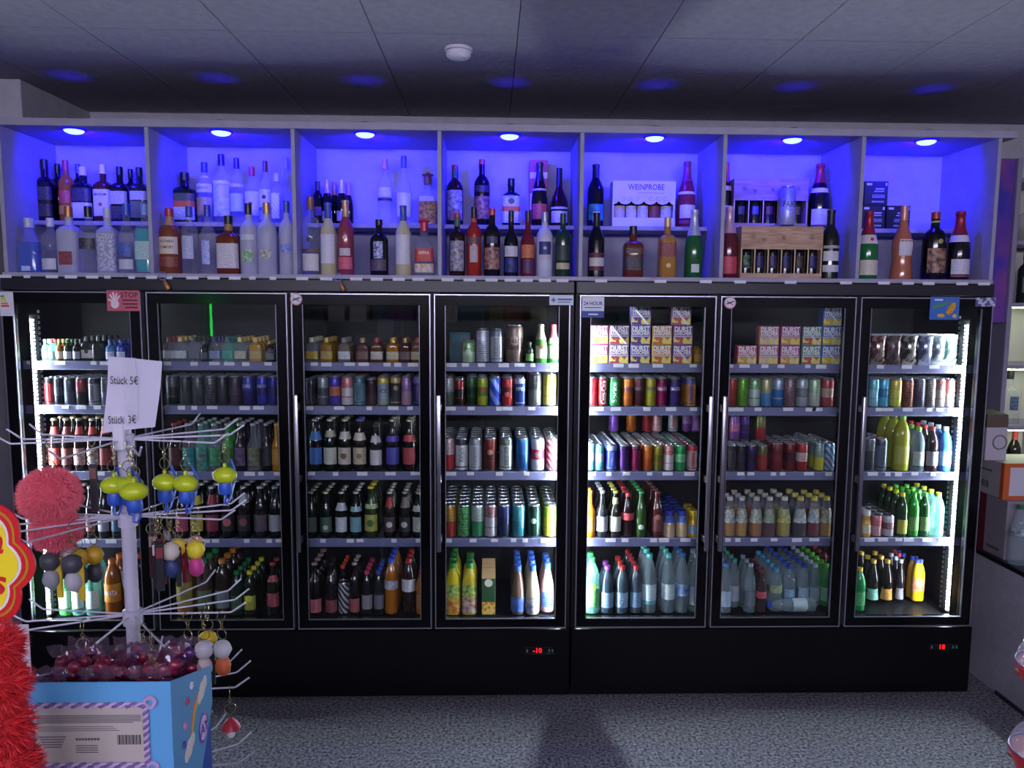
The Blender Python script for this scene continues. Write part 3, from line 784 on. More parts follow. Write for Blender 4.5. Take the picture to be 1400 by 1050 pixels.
def pouch(root, a, b):
    def mk():
        mb = MB(); N = 9; w, h = .072, .145; front = []; back = []
        for k in range(N):
            t = k/(N-1); th = .026*math.sin(PI*min(1, (1-t)*1.15))**.7 if t < 1 else 0.001
            ww = w/2*(1-.05*math.sin(PI*t))
            for i in range(7):
                u = -1+2*i/6; q = math.cos(u*PI/2)**.6 if abs(u) < 1 else 0
                cr = .002*math.sin(i*2.3+k*1.9)
                front.append((u*ww, -max(.001, th*q)+cr*q, t*h)); back.append((u*ww, max(.001, th*q), t*h))
        fs = []
        for k in range(N-1):
            for i in range(6):
                p = k*7+i; fs.append((p, p+1, p+8, p+7)); o = N*7; fs.append((o+p+1, o+p, o+p+7, o+p+8))
        for k in range(N-1):
            o = N*7
            fs.append((k*7+6, o+k*7+6, o+k*7+13, k*7+13)); fs.append((o+k*7, k*7, k*7+7, o+k*7+7))
        fs.append(tuple(range(6, -1, -1))+tuple(N*7+i for i in range(7)))
        return mb.add(front+back, fs).mesh('foil_pouch', two_tone(a, b, 'blot', 30, .5, .22, .6), 60)
    link('foil_pouch', cached(('pouch', a, b), mk), root)
    link('seal_strip', cached('seal', lambda: MB().box(-.036, .036, -.0015, .0015, .145, .153).mesh('seal_strip', mat('c0c2cc', .25, .8))), root)
def carton(root):
    w, d, h = .068, .068, .19
    link('carton', cached('crt', lambda: MB().rbox(-w/2, w/2, -d/2, d/2, 0, h, .002).mesh('carton', mat('2f5a34', .45))), root)
    link('gable', cached('crg', lambda: MB().prism([(-d/2, h), (d/2, h), (.004, h+.028), (-.004, h+.028)], -w/2, w/2, 'x').box(-w/2, w/2, -.003, .003, h+.028, h+.042).mesh('gable', mat('b8996a', .5))), root)
    link('fruit_print', cached('crf', lambda: MB().box(-w/2+.001, w/2-.001, -d/2-.0006, -d/2, .004, h*.36).mesh('fruit_print', two_tone('d88a2c', 'f0d070', 'cell', 60, .45, .5))), root)
    link('emblem', cached('cre', lambda: MB().prism([(.020*math.cos(2*PI*i/16), h*.88+.020*math.sin(2*PI*i/16)) for i in range(16)], -d/2-.001, -d/2-.0001).mesh('emblem', mat('e6e2d2', .5))), root)

# ------------------------------------------------------------------ what stands in the cabinet
BAYW = ORD
cab_count = {}
def cab(bay, row, px, wpx, top, kind, glass, desc, name='liquor_bottle', cat='bottle', yoff=0., base=None, **kw):
    """one bottle in the cabinet: seen width and top give its real size at its own depth"""
    Y = (3.70 if row == 'front' else 3.905)+yoff
    z0 = 2.0708 if row == 'front' else 2.3258
    p = atY(px, top, Y)
    h = p.z-z0; r = wpx/2/pxm(Y)*.97
    n = cab_count.get((bay, row), 0); cab_count[(bay, row)] = n+1
    lab = '%s, %s from left, %s row, %s cabinet bay' % (desc, ORD[n], row, BAYW[bay-1])
    if len(lab.replace('-', ' ').split()) > 16: lab = '%s, %s in %s row, %s bay' % (desc, ORD[n], row, BAYW[bay-1])
    e = empty(name, (p.x, Y, z0), lab, cat, 'bottles on show in the cabinet')
    bottle(e, kind, round(r, 4), round(h, 4), glass, **kw)
    return e
AMB = '7a3a10'
# bay 1
cab(1, 'back', 60, 23, 218, 'square', '140d10', 'dark bourbon bottle with black label', cap='0c0c10', labels=((.08, .28, 62, '15131a', '8a8790'), (.34, .55, 62, '15131a', 'b5b0b8')))
cab(1, 'back', 78, 18, 224, 'liquor', 'dark', 'black bottle half hidden', cap='101018', yoff=.078)
cab(1, 'back', 89, 20, 219, 'liquor', '9a5a1c', 'amber whisky bottle with slanted red label', cap='a83a3a', labels=((.30, .50, 60, 'b23a32', 'e0b080'), (.12, .26, 60, 'c89848', '8a5520')))
cab(1, 'back', 106, 16, 224, 'liquor', 'dark', 'dark bottle with violet cap', cap='5a4ab0', yoff=.078)
cab(1, 'back', 113, 26, 228, 'square', '17131a', 'whisky bottle with white cap and cream label', cap='dcdae4', labels=((.06, .34, 66, 'd8d4d0', '8a8690'), (.36, .6, 60, '16141c', 'b8b4be')))
cab(1, 'back', 140, 22, 225, 'square', '4a2410', 'bourbon bottle with white cap and white label', cap='d8d6e0', labels=((.10, .56, 66, 'd6d2d8', 'cac6cc'),), emblem=(.30, .009, 'b03a30'), text=('JIM BEAM', .47, .017, .052), tcol='35303a')
cab(1, 'back', 163, 22, 228, 'square', '120d0e', 'whiskey bottle with black and white label', cap='0c0c10', labels=((.32, .55, 66, 'cfccd2', '2a2830'), (.05, .28, 60, '16141a', 'c4c0c8')))
cab(1, 'back', 178, 16, 231, 'liquor', 'dark', 'black-capped dark bottle', cap='0e0e14', yoff=.078)
cab(1, 'back', 190, 22, 229, 'square', '20261a', 'olive green bottle with grey label', cap='15161a', labels=((.40, .56, 64, 'd0d0d6', '55555c'), (.08, .38, 62, '57603f', 'a8ac90')))
cab(1, 'front', 39, 32, 298, 'decanter', 'clear', 'clear gin bottle filled with bright blue spirit', cap='b8bcc8', liquid=('2a58c8', .56), labels=((.03, .12, 20, 'c8d4f0', '5577bb'),))
cab(1, 'front', 68, 25, 298, 'liquor', 'clear', 'clear vodka bottle with blue lettering', cap='c6c8d2', labels=((.06, .26, 50, 'c4c8d4', '9aa0b4'),), text=('ABSOLUT', .45, .028, .060), tcol='4a6aa8')
cab(1, 'front', 93, 27, 282, 'square', 'frost', 'frosted square bottle with copper cap and red label', cap='b87848', capmetal=.6, labels=((.12, .32, 34, '7a2634', 'd8b0a8'),))
cab(1, 'front', 120, 26, 282, 'liquor', 'clear', 'clear vodka bottle with black cap and label', cap='16161c', labels=((.36, .52, 56, '1a1a22', 'c8c8d0'),))
cab(1, 'front', 146, 25, 284, 'square', 'frost', 'clear bottle with studded diamond glass', cap='c0c0d0', labels=((.04, .60, 80, 'c4c4d8', '9a9ab8', 'cell', 110),))
cab(1, 'front', 172, 24, 278, 'longneck', 'clear', 'clear vodka bottle with blue cap and badge', cap='3a54b8', labels=((.24, .44, 40, '2b48a0', 'b8c4e8'), (.06, .2, 52, 'c4c8d8', '9aa0b4')))
cab(1, 'front', 197, 24, 279, 'square', 'clear', 'bottle of turquoise liqueur', cap='7f9fc8', liquid=('2aa8b0', .64), labels=((.20, .46, 56, 'b8d8d0', '3a6a70'),))
# bay 2
cab(2, 'back', 252, 31, 236, 'square', '0f1512', 'square black-green herb liqueur bottle with orange label strip', cap='101410', labels=((.05, .36, 60, 'd0d2d4', '35443a'), (.40, .57, 60, '30382f', 'c8c8a8'), (.30, .42, 62, 'c85a30', 'd87850')), emblem=(.49, .012, '3a5a42'))
cab(2, 'back', 279, 22, 222, 'liquor', 'clear', 'clear gin bottle with gold label', cap='3a3f66', labels=((.50, .64, 70, 'd4d0d8', 'c8c4cc'), (.12, .42, 62, 'b8a07a', '6a5a44')), neck=(.74, .78, 'd6d4e0'), text=("GORDON'S", .57, .016, .050), tcol='33384c')
cab(2, 'back', 302, 23, 211, 'liquor', 'clear', 'tall clear bottle with pale etched glass', cap='23243a', labels=((.10, .55, 70, 'a9add0', 'd0d4ea', 'blot', 40),), neck=(.56, .61, 'd8d8e4'))
cab(2, 'back', 323, 19, 216, 'liquor', 'clear', 'slim clear bottle with dark cap and blue label', cap='2a2a44', labels=((.18, .46, 66, 'c0c8e4', '4a66b0'), (.55, .6, 70, 'dadae6')))
cab(2, 'back', 344, 20, 228, 'liquor', 'clear', 'clear vodka bottle with red cap', cap='b83a34', labels=((.14, .56, 66, 'd2d2de', '8a8aa0'),), emblem=(.34, .010, 'b83a38'))
cab(2, 'back', 362, 18, 220, 'longneck', 'clear', 'clear vodka bottle with brown cap and round portrait label', cap='6a3a30', labels=((.26, .54, 66, 'd6d4de', '6a6478'), (.06, .2, 60, 'c4c4d2')), emblem=(.42, .010, '2a2430'))
cab(2, 'back', 378, 21, 237, 'liquor', 'clear', 'tall clear bottle with white etched tree', cap='c4c6d8', labels=((.10, .6, 30, 'bfc4e8', 'e0e2f4', 'diag', 60),))
cab(2, 'back', 391, 14, 215, 'longneck', 'clear', 'slim clear bottle beside the divider', cap='9aa0c8', yoff=.078)
cab(2, 'front', 231, 29, 285, 'liquor', '7c4020', 'amber liqueur bottle with red cap and cream label', cap='b0302c', capz=.88, neck=(.74, .875, 'b0894a'), labels=((.30, .56, 60, 'd8cab0', 'd2c4aa'), (.10, .26, 58, '7a2a22', 'd8b8a0')), text=[('SOUTHERN', .49, .017, .062), ('COMFORT', .40, .017, .060)], tcol='3a2820')
cab(2, 'front', 258, 23, 282, 'liquor', 'clear', 'clear vodka bottle with blue upright print', cap='33479a', labels=((.22, .56, 40, 'c0c6da', '33479a'),))
cab(2, 'front', 283, 24, 280, 'longneck', 'clear', 'clear bottle with blue cap and blue patch', cap='2f3fae', labels=((.14, .48, 26, '8f98e0', 'b8c0f0', 'blot', 50),))
cab(2, 'front', 312, 29, 295, 'square', '6a2c10', 'squat bourbon bottle with white label', cap='1a1518', capz=.86, neck=(.745, .855, '9a7a3a'), labels=((.10, .52, 66, 'd6d0d6', '77707e'),))
cab(2, 'front', 339, 24, 278, 'liquor', 'frost', 'frosted bottle with black cap and green fruit', cap='17171d', labels=((.48, .56, 50, 'cfd2de', '8a8fa4'), (.18, .34, 40, 'bcc6bc', '5a9a4a', 'blot', 50)))
cab(2, 'front', 364, 26, 277, 'liquor', 'frost', 'frosted bottle with gold cap and small olive print', cap='c09a5a', capmetal=.5, labels=((.22, .34, 36, 'c4c4cc', '8a8a5a', 'blot', 60),))
cab(2, 'front', 391, 21, 275, 'liquor', 'frost', 'frosted bottle with blue cap and blue print', cap='3a4aa0', labels=((.3, .42, 40, 'a0a8e0', '6a78d0', 'blot', 40),))
# bay 3
cab(3, 'back', 434, 15, 248, 'wine', 'dark', 'dark wine bottle with purple foil', 'wine_bottle', cap='3a3350', labels=((.2, .4, 50, '6a5070'),))
cab(3, 'back', 447, 15, 246, 'champ', 'dark', 'dark sparkling wine bottle with pink foil', 'sparkling_wine_bottle', cap='d0b0bc', capmetal=.3, labels=((.08, .3, 60, 'd8c8d0'),))
cab(3, 'back', 457, 13, 249, 'champ', 'dark', 'half hidden sparkling wine bottle with red-white foil', 'sparkling_wine_bottle', cap='b87a88', yoff=.078)
cab(3, 'back', 467, 15, 246, 'champ', 'dark', 'dark sparkling wine bottle with white foil', 'sparkling_wine_bottle', cap='dcd0d8', capmetal=.3, labels=((.08, .3, 60, 'd8ccd4'),))
cab(3, 'back', 476, 13, 249, 'champ', 'dark', 'half hidden sparkling wine bottle with rosy foil', 'sparkling_wine_bottle', cap='c08a98', yoff=.078)
cab(3, 'back', 526, 20, 217, 'liquor', 'clear', 'clear spirit bottle with pink cap and white label', cap='b88a9a', labels=((.42, .56, 66, 'd8d8e2', '8a8a9c'), (.36, .40, 70, '2a2430')))
cab(3, 'back', 552, 21, 213, 'longneck', 'clear', 'tall clear bottle with blue cap and white label', cap='4a5ab8', labels=((.12, .46, 62, 'dadae4', 'b0b0c0'),))
cab(3, 'back', 585, 26, 240, 'decanter', 'clear', 'tequila bottle with brown hat cap and orange label', cap='7a4a34', labels=((.12, .46, 60, 'd09a4a', '6a3a20', 'blot', 40), (.48, .58, 50, 'd8d0c8')), text=('SIERRA', .42, .016, .042), tcol='7a2a1a', liquid=('c89a50', .5))
cab(3, 'front', 424, 25, 269, 'liquor', 'clear', 'clear bottle with brown cap and brown-edged label', cap='8a5a38', labels=((.05, .27, 62, 'd4d0d0', '9a9498'), (.29, .33, 64, '6a4a34')), emblem=(.45, .012, '3a2a30'))
cab(3, 'front', 448, 22, 277, 'wine', 'c0b890', 'pale yellow wine bottle with blue cap', 'wine_bottle', cap='39509a', labels=((.16, .56, 56, 'd8d6e0', 'a8a6b8'),))
cab(3, 'front', 472, 22, 274, 'wine', '8a3a4a', 'pink wine bottle with gold cap and red label', 'wine_bottle', cap='c8a070', capmetal=.4, labels=((.08, .24, 58, 'c84860', 'e8b8c0'), (.26, .36, 40, 'd8c8d0')), emblem=(.5, .009, 'd8c8b8'))
cab(3, 'front', 518, 25, 300, 'liquor', '12100f', 'stubby black bottle with blue and gold label', cap='15131a', capz=.9, labels=((.30, .60, 30, '23358a', 'c8ccf0', 'blot', 60), (.08, .28, 56, '3a3060', 'c8a850', 'text', 45)))
cab(3, 'front', 551, 22, 281, 'wine', 'c4bc94', 'pale yellow wine bottle with white label beside tequila', 'wine_bottle', cap='4058a0', labels=((.16, .58, 56, 'd8d6e0', 'a8a6b8'),))
sh = cab(3, 'front', 580, 27, 303, 'decanter', 'clear', 'clear tequila bottle with red hat cap', cap='c03038', labels=((.26, .50, 60, 'b83038', 'd88a60', 'text', 40), (.06, .22, 58, 'c8a050', 'd8d0d8', 'blot', 40)), text=('SIERRA', .42, .020, .046), tcol='f0e4e0')
# brims of the two hat shaped tequila caps
for o in [o for o in COL.objects if o.get('label', '').find('hat cap') > 0]:
    c = '7a4a34' if 'brown' in o['label'] else 'c03038'
    hh = [ch for ch in o.children if ch.name.startswith('cap')][0].data.vertices
    zt = max(v.co.z for v in hh)
    MB().lathe([(.006, zt-.012, 0), (.026, zt-.002, 0), (.030, zt+.004, 0), (.026, zt+.003, 0), (.014, zt+.002, 0), (.011, zt+.012, 0), (.003, zt+.016, 0)], 18).build('hat_brim', mat(c, .5), o, 40)
# bay 4
cab(4, 'back', 622, 23, 226, 'liquor', '26130f', 'dark bottle with red cap and pale landscape label', cap='a8322c', capz=.93, neck=(.79, .925, '3a5a3c'), labels=((.08, .58, 60, 'b8b8c8', '6a5a60', 'blot', 40), (.10, .24, 40, 'b86a40', '5a6aa0', 'blot', 50)))
cab(4, 'back', 659, 22, 218, 'liquor', '0f0c10', 'black rum bottle with orange label', cap='a03a34', capz=.92, labels=((.10, .44, 62, 'b8806a', '3a2a40', 'blot', 38), (.5, .6, 56, '1a1620', 'a89a80')))
cab(4, 'back', 699, 25, 244, 'square', '10150f', 'square dark green bottle with round emblem and orange strip', cap='10140f', labels=((.06, .62, 60, 'ccced4', '3a4a3c'), (.30, .40, 62, 'c8562c', 'd8704a'), (.10, .28, 36, 'e0e0e4')), emblem=(.51, .015, '2f5038'))
gb = atY(736, 308, 3.95)
t = empty('gift_box', (gb.x, 3.985, 2.3258), 'tall red and white gift box behind a black champagne bottle', 'box')
MB().rbox(-.046, .046, -.03, .03, 0, .335, .002).build('carton', mat('b03040', .5), t)
MB().box(-.044, .044, -.0308, -.0302, .09, .17).build('white_panel', mat('d8ccd4', .5), t)
MB().box(-.044, .044, -.0308, -.0302, .245, .275).build('white_panel', mat('d8ccd4', .5), t)
cab(4, 'back', 738, 22, 222, 'champ', '15100f', 'black champagne bottle with red label', 'sparkling_wine_bottle', cap='2a2426', yoff=-.03, labels=((.10, .34, 62, 'a83040', 'd8b0b0'),), neck=(.55, .58, 'c8b8a0'))
cab(4, 'back', 765, 26, 230, 'cognac', '2a0f0c', 'dark red cognac bottle with white label', cap='0f0d12', labels=((.06, .26, 58, 'd8d4dc', '4a4454'), (.29, .33, 62, 'c8c4d0')))
cab(4, 'front', 625, 22, 292, 'liquor', '24120f', 'dark bottle with red cap, green neck and pale label', cap='b03a34', capz=.93, neck=(.79, .925, '3f6a44'), labels=((.08, .56, 58, 'b4b4c6', '6a5a60', 'blot', 40),))
cab(4, 'front', 648, 21, 283, 'liquor', '9a2a20', 'red bitter liqueur bottle with slanted label', cap='16141a', neck=(.78, .83, 'c85030'), labels=((.46, .56, 60, '3a2030', 'd8c0b0'), (.20, .44, 30, 'c0b4b8', '8a4a44')))
cab(4, 'front', 673, 23, 285, 'liquor', '0f0c12', 'black rum bottle with red cap and orange label', cap='c03a34', capz=.9, labels=((.10, .42, 62, 'c08a70', '3a2a44', 'blot', 38), (.48, .58, 40, '2a2a5a', 'a89a80')))
cab(4, 'front', 699, 20, 288, 'longneck', '0e0d18', 'dark bottle with white and blue label', cap='13121a', labels=((.30, .46, 62, 'd4d2da', '77758a'), (.06, .28, 56, '2a3aa0', '16161f', 'blot', 30)))
cab(4, 'front', 722, 20, 288, 'longneck', '6a1a22', 'red aperitif bottle with orange label', cap='2a2030', labels=((.28, .48, 62, 'b85a30', 'e8c8a0'), (.05, .26, 40, '3a2a6a', '6a2a40', 'blot', 40)))
cab(4, 'front', 745, 23, 290, 'liquor', 'c2c0d0', 'white rum liqueur bottle with blue badge', cap='9aa0b0', capmetal=.6, labels=((.34, .54, 44, '232c66', '2c3672'), (.12, .26, 40, 'c8c8d4', '9a9aac')), emblem=(.44, .008, 'a8b0d8'))
cab(4, 'front', 770, 21, 292, 'liquor', '1f3a26', 'green whiskey bottle with cream label', cap='1f4a30', labels=((.12, .22, 60, 'cfc4a0', '6a604a'), (.26, .5, 56, '22302a', '6a7a70')))
# bay 5
cab(5, 'back', 815, 23, 225, 'wine', 'dark', 'dark wine bottle with teal label', 'wine_bottle', cap='141420', labels=((.10, .36, 60, '3a9aa8', '206a78', 'blot', 20), (.06, .24, 24, 'b8c0a8', 'd8d8c8')))
cab(5, 'back', 940, 25, 221, 'champ', '7a2438', 'large rosé bottle with white crest label', 'wine_bottle', cap='8a3050', labels=((.14, .34, 56, 'd8ccd8', '9a8a9c'), (.06, .11, 58, '8a2a60')), neck=(.50, .54, 'dcd4e0'))
cab(5, 'front', 816, 23, 291, 'wine', '100c10', 'dark wine bottle with cream label on a maroon band', 'wine_bottle', cap='100e14', labels=((.10, .38, 66, '5a2a34', '3a1a24'), (.17, .30, 60, 'd4d0c4', '8a8478')))
cab(5, 'front', 866, 27, 309, 'square', '6a2c14', 'squat bourbon bottle with black label', cap='16141a', labels=((.14, .40, 66, '15141e', 'a8a6b0'), (.46, .56, 60, '3a2426', 'c8b8a8')))
cab(5, 'front', 913, 24, 297, 'square', 'a87a34', 'golden whisky bottle with slanted red label', cap='c8a878', capmetal=.4, labels=((.34, .58, 60, '7a2434', 'd0b090'),), emblem=(.2, .011, 'e0c890'))
cab(5, 'front', 950, 25, 287, 'champ', '1f5a2c', 'green sparkling wine bottle with silver foil', 'sparkling_wine_bottle', cap='c8ccd4', capz=.62, capmetal=.6, labels=((.08, .20, 26, 'd0d4d0', 'b8c0b8'),))
# bay 6
cab(6, 'back', 994, 17, 222, 'champ', '15101a', 'dark sparkling wine bottle with red foil', 'sparkling_wine_bottle', cap='a03038', capmetal=.3, labels=((.12, .34, 60, 'd8d2d8', '8a8490'),), neck=(.57, .64, 'd8c8cc'))
cab(6, 'back', 1122, 28, 224, 'champ', '110e18', 'dark sparkling wine bottle beside the upper crate', 'sparkling_wine_bottle', cap='a83440', capmetal=.3, labels=((.06, .30, 62, 'd8d4de', '8a8698'), (.03, .055, 62, '8a3a50')), neck=(.55, .62, 'e0d4d4'))
cab(6, 'front', 998, 27, 283, 'champ', '5a1c28', 'rosé sparkling wine bottle with pink foil and red label', 'sparkling_wine_bottle', cap='d0a8b0', capz=.63, capmetal=.4, labels=((.06, .30, 42, 'b83048', 'e89098'),))
cab(6, 'front', 1137, 25, 287, 'wine', '1c1e14', 'olive wine bottle with white labels', 'wine_bottle', cap='16161a', labels=((.26, .40, 62, 'd6d4da', '8a8896'), (.10, .20, 62, 'd0ced6', 'a8a6b0'), (.44, .48, 62, 'b8b4b0')))
# bay 7
cab(7, 'front', 1189, 28, 289, 'champ', '1e6a34', 'green sparkling wine bottle with red foil', 'sparkling_wine_bottle', cap='9c2430', capz=.66, capmetal=.3, labels=((.06, .28, 62, 'd6d0b8', '8a8470'),), neck=(.52, .65, 'd8c8c0'), emblem=(.585, .008, 'a83a3a'))
cab(7, 'front', 1237, 30, 281, 'curvy', 'b06848', 'curvy rosé bottle with white label', 'wine_bottle', cap='c88a78', capmetal=.3, labels=((.32, .54, 44, 'd8d4dc', 'a8a4b0'),))
cab(7, 'front', 1280, 31, 290, 'liquor', '100d10', 'broad black liqueur bottle with red cap and orange label', cap='a8342c', capz=.9, neck=(.84, .87, 'b8a850'), labels=((.10, .46, 58, 'b88a6a', '3a2a3a', 'blot', 32),), emblem=(.56, .012, 'a89a60'))
cab(7, 'front', 1314, 30, 289, 'champ', '120f18', 'dark sparkling wine bottle with red foil and white label', 'sparkling_wine_bottle', cap='9c2430', capz=.66, capmetal=.3, labels=((.08, .30, 62, 'd6d2dc', '8a8698'), (.04, .07, 62, '8a3a50')), neck=(.55, .65, 'd8ccd0'))

# white tasting box with arched front
def wine_box(px0, px1, py0, Y, z0, label, col, white=False, n=5, names=('wine_bottle',)):
    a, b = atY(px0, py0, Y), atY(px1, py0, Y)
    w, h, d = b.x-a.x, a.z-z0, .085
    t = empty('wine_box', ((a.x+b.x)/2, Y, z0), label, 'box')
    t1 = .008
    MB().box(-w/2, w/2, d-t1, d, t1, h-.0005).build('back_board', col, t)
    for s_ in (-1, 1): MB().box(min(s_*w/2, s_*(w/2-t1)), max(s_*w/2, s_*(w/2-t1)), 0.0005, d-t1-.0005, t1+.0005, h-.0005).build('side_board', col, t)
    MB().box(-w/2, w/2, 0.0005, d-t1-.0005, 0, t1).build('bottom_board', col, t)
    MB().box(-w/2+t1, w/2-t1, .0085, d-t1-.0005, h-t1, h-.001).build('top_board', col, t)
    if white:
        pts = [(-w/2, h), (w/2, h), (w/2, h*.52)]
        N = 40
        for i in range(N+1):
            u = 1-2*i/N
            pts.append((u*w/2*.999, h*.56-h*.07*abs(math.sin(u*PI*2.5))**.6))
        pts.append((-w/2, h*.52))
        MB().prism(pts[:3]+pts[3:], -.003, 0).build('front_board', col, t)
        MB().box(-w/2, w/2, -.003, 0, 0, h*.20).build('lower_front_board', col, t)
    else:
        MB().box(-w/2, w/2, -.003, 0, h*.56, h).build('front_board', col, t)
        MB().box(-w/2, w/2, -.003, 0, 0, h*.10).build('lower_front_board', col, t)
        for k in range(n+1):
            xx = -w/2+t1/2+(w-t1)*k/n
            MB().box(xx-.003, xx+.003, -.0025, -.0005, h*.101, h*.559).build('slat', mat('c8b088', .5), t)
    return t, w, h
upper_z = 2.3258
t, w, h = wine_box(838, 924, 247, 3.86, upper_z, 'white wine tasting box with arched window on the upper shelf, fifth bay', mat('cbc6d2', .5), True)
m = MB(); text_flat(m, 'WEINPROBE', .01, -.0036, h*.86, .040, width=w*.58, bold=.01); m.build('lettering', mat('35304a', .6), t)
m = MB().box(-.03, .10, -.0036, -.0031, h*.735, h*.745); m.build('printed_line', mat('7a748c', .6), t)
for s_ in (-1, 1):
    orn = MB()
    for k in range(3):
        pts = [(s_*(.035+.035*k+.012*math.cos(q*.55)*(.4+.08*q)), -.004, h*.62+.010*math.sin(q*.55)*(.4+.08*q)) for q in range(11)]
        orn.tube(pts, .0012, 5)
    orn.build('scroll_ornament', mat('9a927c', .6), t)
tw = w
for i in range(5):
    e = empty('wine_bottle', (t.location.x-w/2+.040+i*(w-.08)/4, 3.86+.040, upper_z+.0085), 'small wine bottle in the white tasting box, %s from left' % ORD[i], 'bottle', 'bottles in the white tasting box')
    bottle(e, 'wine', .030, .185, ('dark', 'dark', '2a1a14', '3a0f12', 'dark')[i], cap='1a1820', labels=(((.14, .52, 62, ('c8b8a0', 'd4d2d4', 'cfc8d4', '7a2a28', 'c8c8d0')[i], '7a7480')),))
# two wooden crates
wd = wood('c8a68c', '9a7660'); wd2 = wood('a98a88', '7c6268')
def engrave(t, w, h, col, flip):
    for k, (fx, fz, rr) in enumerate(((-.36, .80, .020), (-.22, .74, .014), (.02, .78, .012), (.36, .80, .018))):
        mb = MB()
        for q in range(8):
            a = 2*PI*q/8; mb.tube([(fx*w, -.0036, fz*h), (fx*w+rr*math.cos(a), -.0036, fz*h+rr*math.sin(a))], .0009, 4)
        mb.torus((fx*w, -.0036, fz*h), rr*.55, .0009, n=14, k=4)
        mb.build('engraved_flower', mat(col, .7), t)
t, w, h = wine_box(1004, 1106, 244, 3.86, upper_z, 'reddish wooden wine crate with engraved flowers on the upper shelf', wd2, n=5)
engrave(t, w, h, '5a4048', 0)
for i in range(5):
    e = empty('wine_bottle', (t.location.x-w/2+.046+i*(w-.092)/4, 3.86+.042, upper_z+.0085), 'dark wine bottle in the upper wooden crate, %s from left' % ORD[i], 'bottle', 'bottles in the upper wooden crate')
    bottle(e, 'wine', .031, .20, ('dark', '15131c', '1a1230', '2a1414', '16161c')[i], cap='1a1822', labels=((.3, .5, 30, ('2a2a4a', '4a4a90', '5a2a30', '3a3a70', '5a4a3a')[i]),))
t, w, h = wine_box(1014, 1126, 309, 3.665, 2.0708, 'pale wooden wine crate with engraved flowers on the cabinet floor', wd, n=6)
engrave(t, w, h, '7a5a48', 1)
for i in range(6):
    e = empty('wine_bottle', (t.location.x-w/2+.036+i*(w-.072)/5, 3.665+.038, 2.0708+.0085), 'dark wine bottle in the lower wooden crate, %s from left' % ORD[i], 'bottle', 'bottles in the lower wooden crate')
    bottle(e, 'wine', .027, .20, '0d0c14', cap='1a1822', labels=((.2, .5, 40, ('5a8a5a', '23237a', '4a2a6a', '23237a', '5a3a3a', '23238a')[i], '15132a', 'blot', 30),))
# big beer can in front of the upper crate
p = atY(1075, 300, 3.815)
e = empty('large_beer_can', (p.x, 3.813, 2.3258), 'large silver and black beer can before the upper wooden crate', 'can')
CAN['faxe'] = (.040, .196)  # a one litre can
can(e, 'faxe', '7a7a88', 'b0b2bc', 'blot', text=('FAXE', .55, .040, .062), tcol='20202a', emblem=(.52, .028, '9a9cb0'))
# stacked black boxes in the last bay
for i, (px0, px1, zlev, nm) in enumerate(((1178, 1210, 0, 'lower left'), (1211.5, 1244, 0, 'lower right'), (1180, 1212, 1, 'topmost'))):
    a, b = atY(px0, 300, 3.86), atY(px1, 300, 3.86)
    hh = .1175; z0 = 2.3258+zlev*(hh+.0005)
    x0 = max(a.x, DIV[6]+.0105)
    e = empty('small_carton', ((x0+b.x)/2, 3.86, z0), 'black printed carton, %s of the stack of three in the last bay' % nm, 'box', 'black cartons in the last bay')
    w = b.x-x0
    MB().rbox(-w/2, w/2, 0, .11, 0, hh, .0015).build('carton', mat('14121c', .45), e)
    MB().box(-w/2+.010, -w/2+.036, -.0006, -.0001, hh-.020, hh-.010).build('white_mark', mat('d4d2de', .5), e)
    MB().box(w/2-.014, w/2-.006, -.0006, -.0001, hh-.022, hh-.008).build('white_mark', mat('d4d2de', .5), e)
    m = MB()
    for q, (x0_, x1_, zz, th) in enumerate(((-.004, .040, .080, .007), (-.010, .040, .068, .005), (-.020, .044, .050, .002), (-.020, .044, .044, .002), (-.020, .044, .038, .002))):
        m.box(x0_, min(x1_, w/2-.004), -.0006, -.0001, zz-th/2, zz+th/2)
    for q in range(7): m.box(-.02+q*.009, -.014+q*.009, -.0006, -.0001, .014, .021)
    m.build('printed_line', mat('b8b6c6', .5), e)

# ================================================================== what stands in the refrigerators
ROWW = ['top', 'second', 'third', 'fourth', 'bottom']
DIM = {'beer33': ('beer', .0300, .232), 'beer50': ('beer', .0335, .258), 'alco': ('alco', .030, .235), 'flask': ('flask', .030, .120), 'mini': ('liquor', .021, .105),
       'pet05': ('pet', .032, .225), 'pet10': ('pet', .040, .285), 'pet15': ('petwater', .043, .305), 'pet07': ('petwater', .036, .255), 'cola05': ('cola', .032, .225),
       'juice': ('juice', .037, .262), 'milk': ('milk', .035, .250), 'fruit': ('fruit', .036, .205), 'jar': ('jar', .031, .135), 'piccolo': ('champ', .030, .190),
       'tallglass': ('wine', .033, .265), 'sport': ('pet', .034, .245)}
KNAME = {'beer33': 'beer_bottle', 'beer50': 'beer_bottle', 'alco': 'glass_bottle', 'flask': 'spirit_flask', 'mini': 'miniature_bottle', 'pet05': 'plastic_bottle', 'pet10': 'plastic_bottle', 'pet15': 'water_bottle',
         'pet07': 'water_bottle', 'cola05': 'plastic_bottle', 'juice': 'juice_bottle', 'milk': 'milk_drink_bottle', 'fruit': 'juice_bottle', 'jar': 'drink_jar', 'piccolo': 'sparkling_wine_bottle', 'tallglass': 'glass_bottle', 'sport': 'sports_bottle',
         'c25': 'drink_can', 'c33': 'drink_can', 'c50': 'beer_can', 'c100': 'beer_can', 'cs': 'drink_can', 'c30': 'drink_can', 'box': 'drink_pack', 'pouch': 'drink_pouch', 'carton': 'juice_carton'}
FRONT_Y = 3.712
def rad_of(kind):
    return CAN[kind][0] if kind in CAN else {'box': .048, 'pouch': .036, 'carton': .035}.get(kind) or DIM[kind][1]
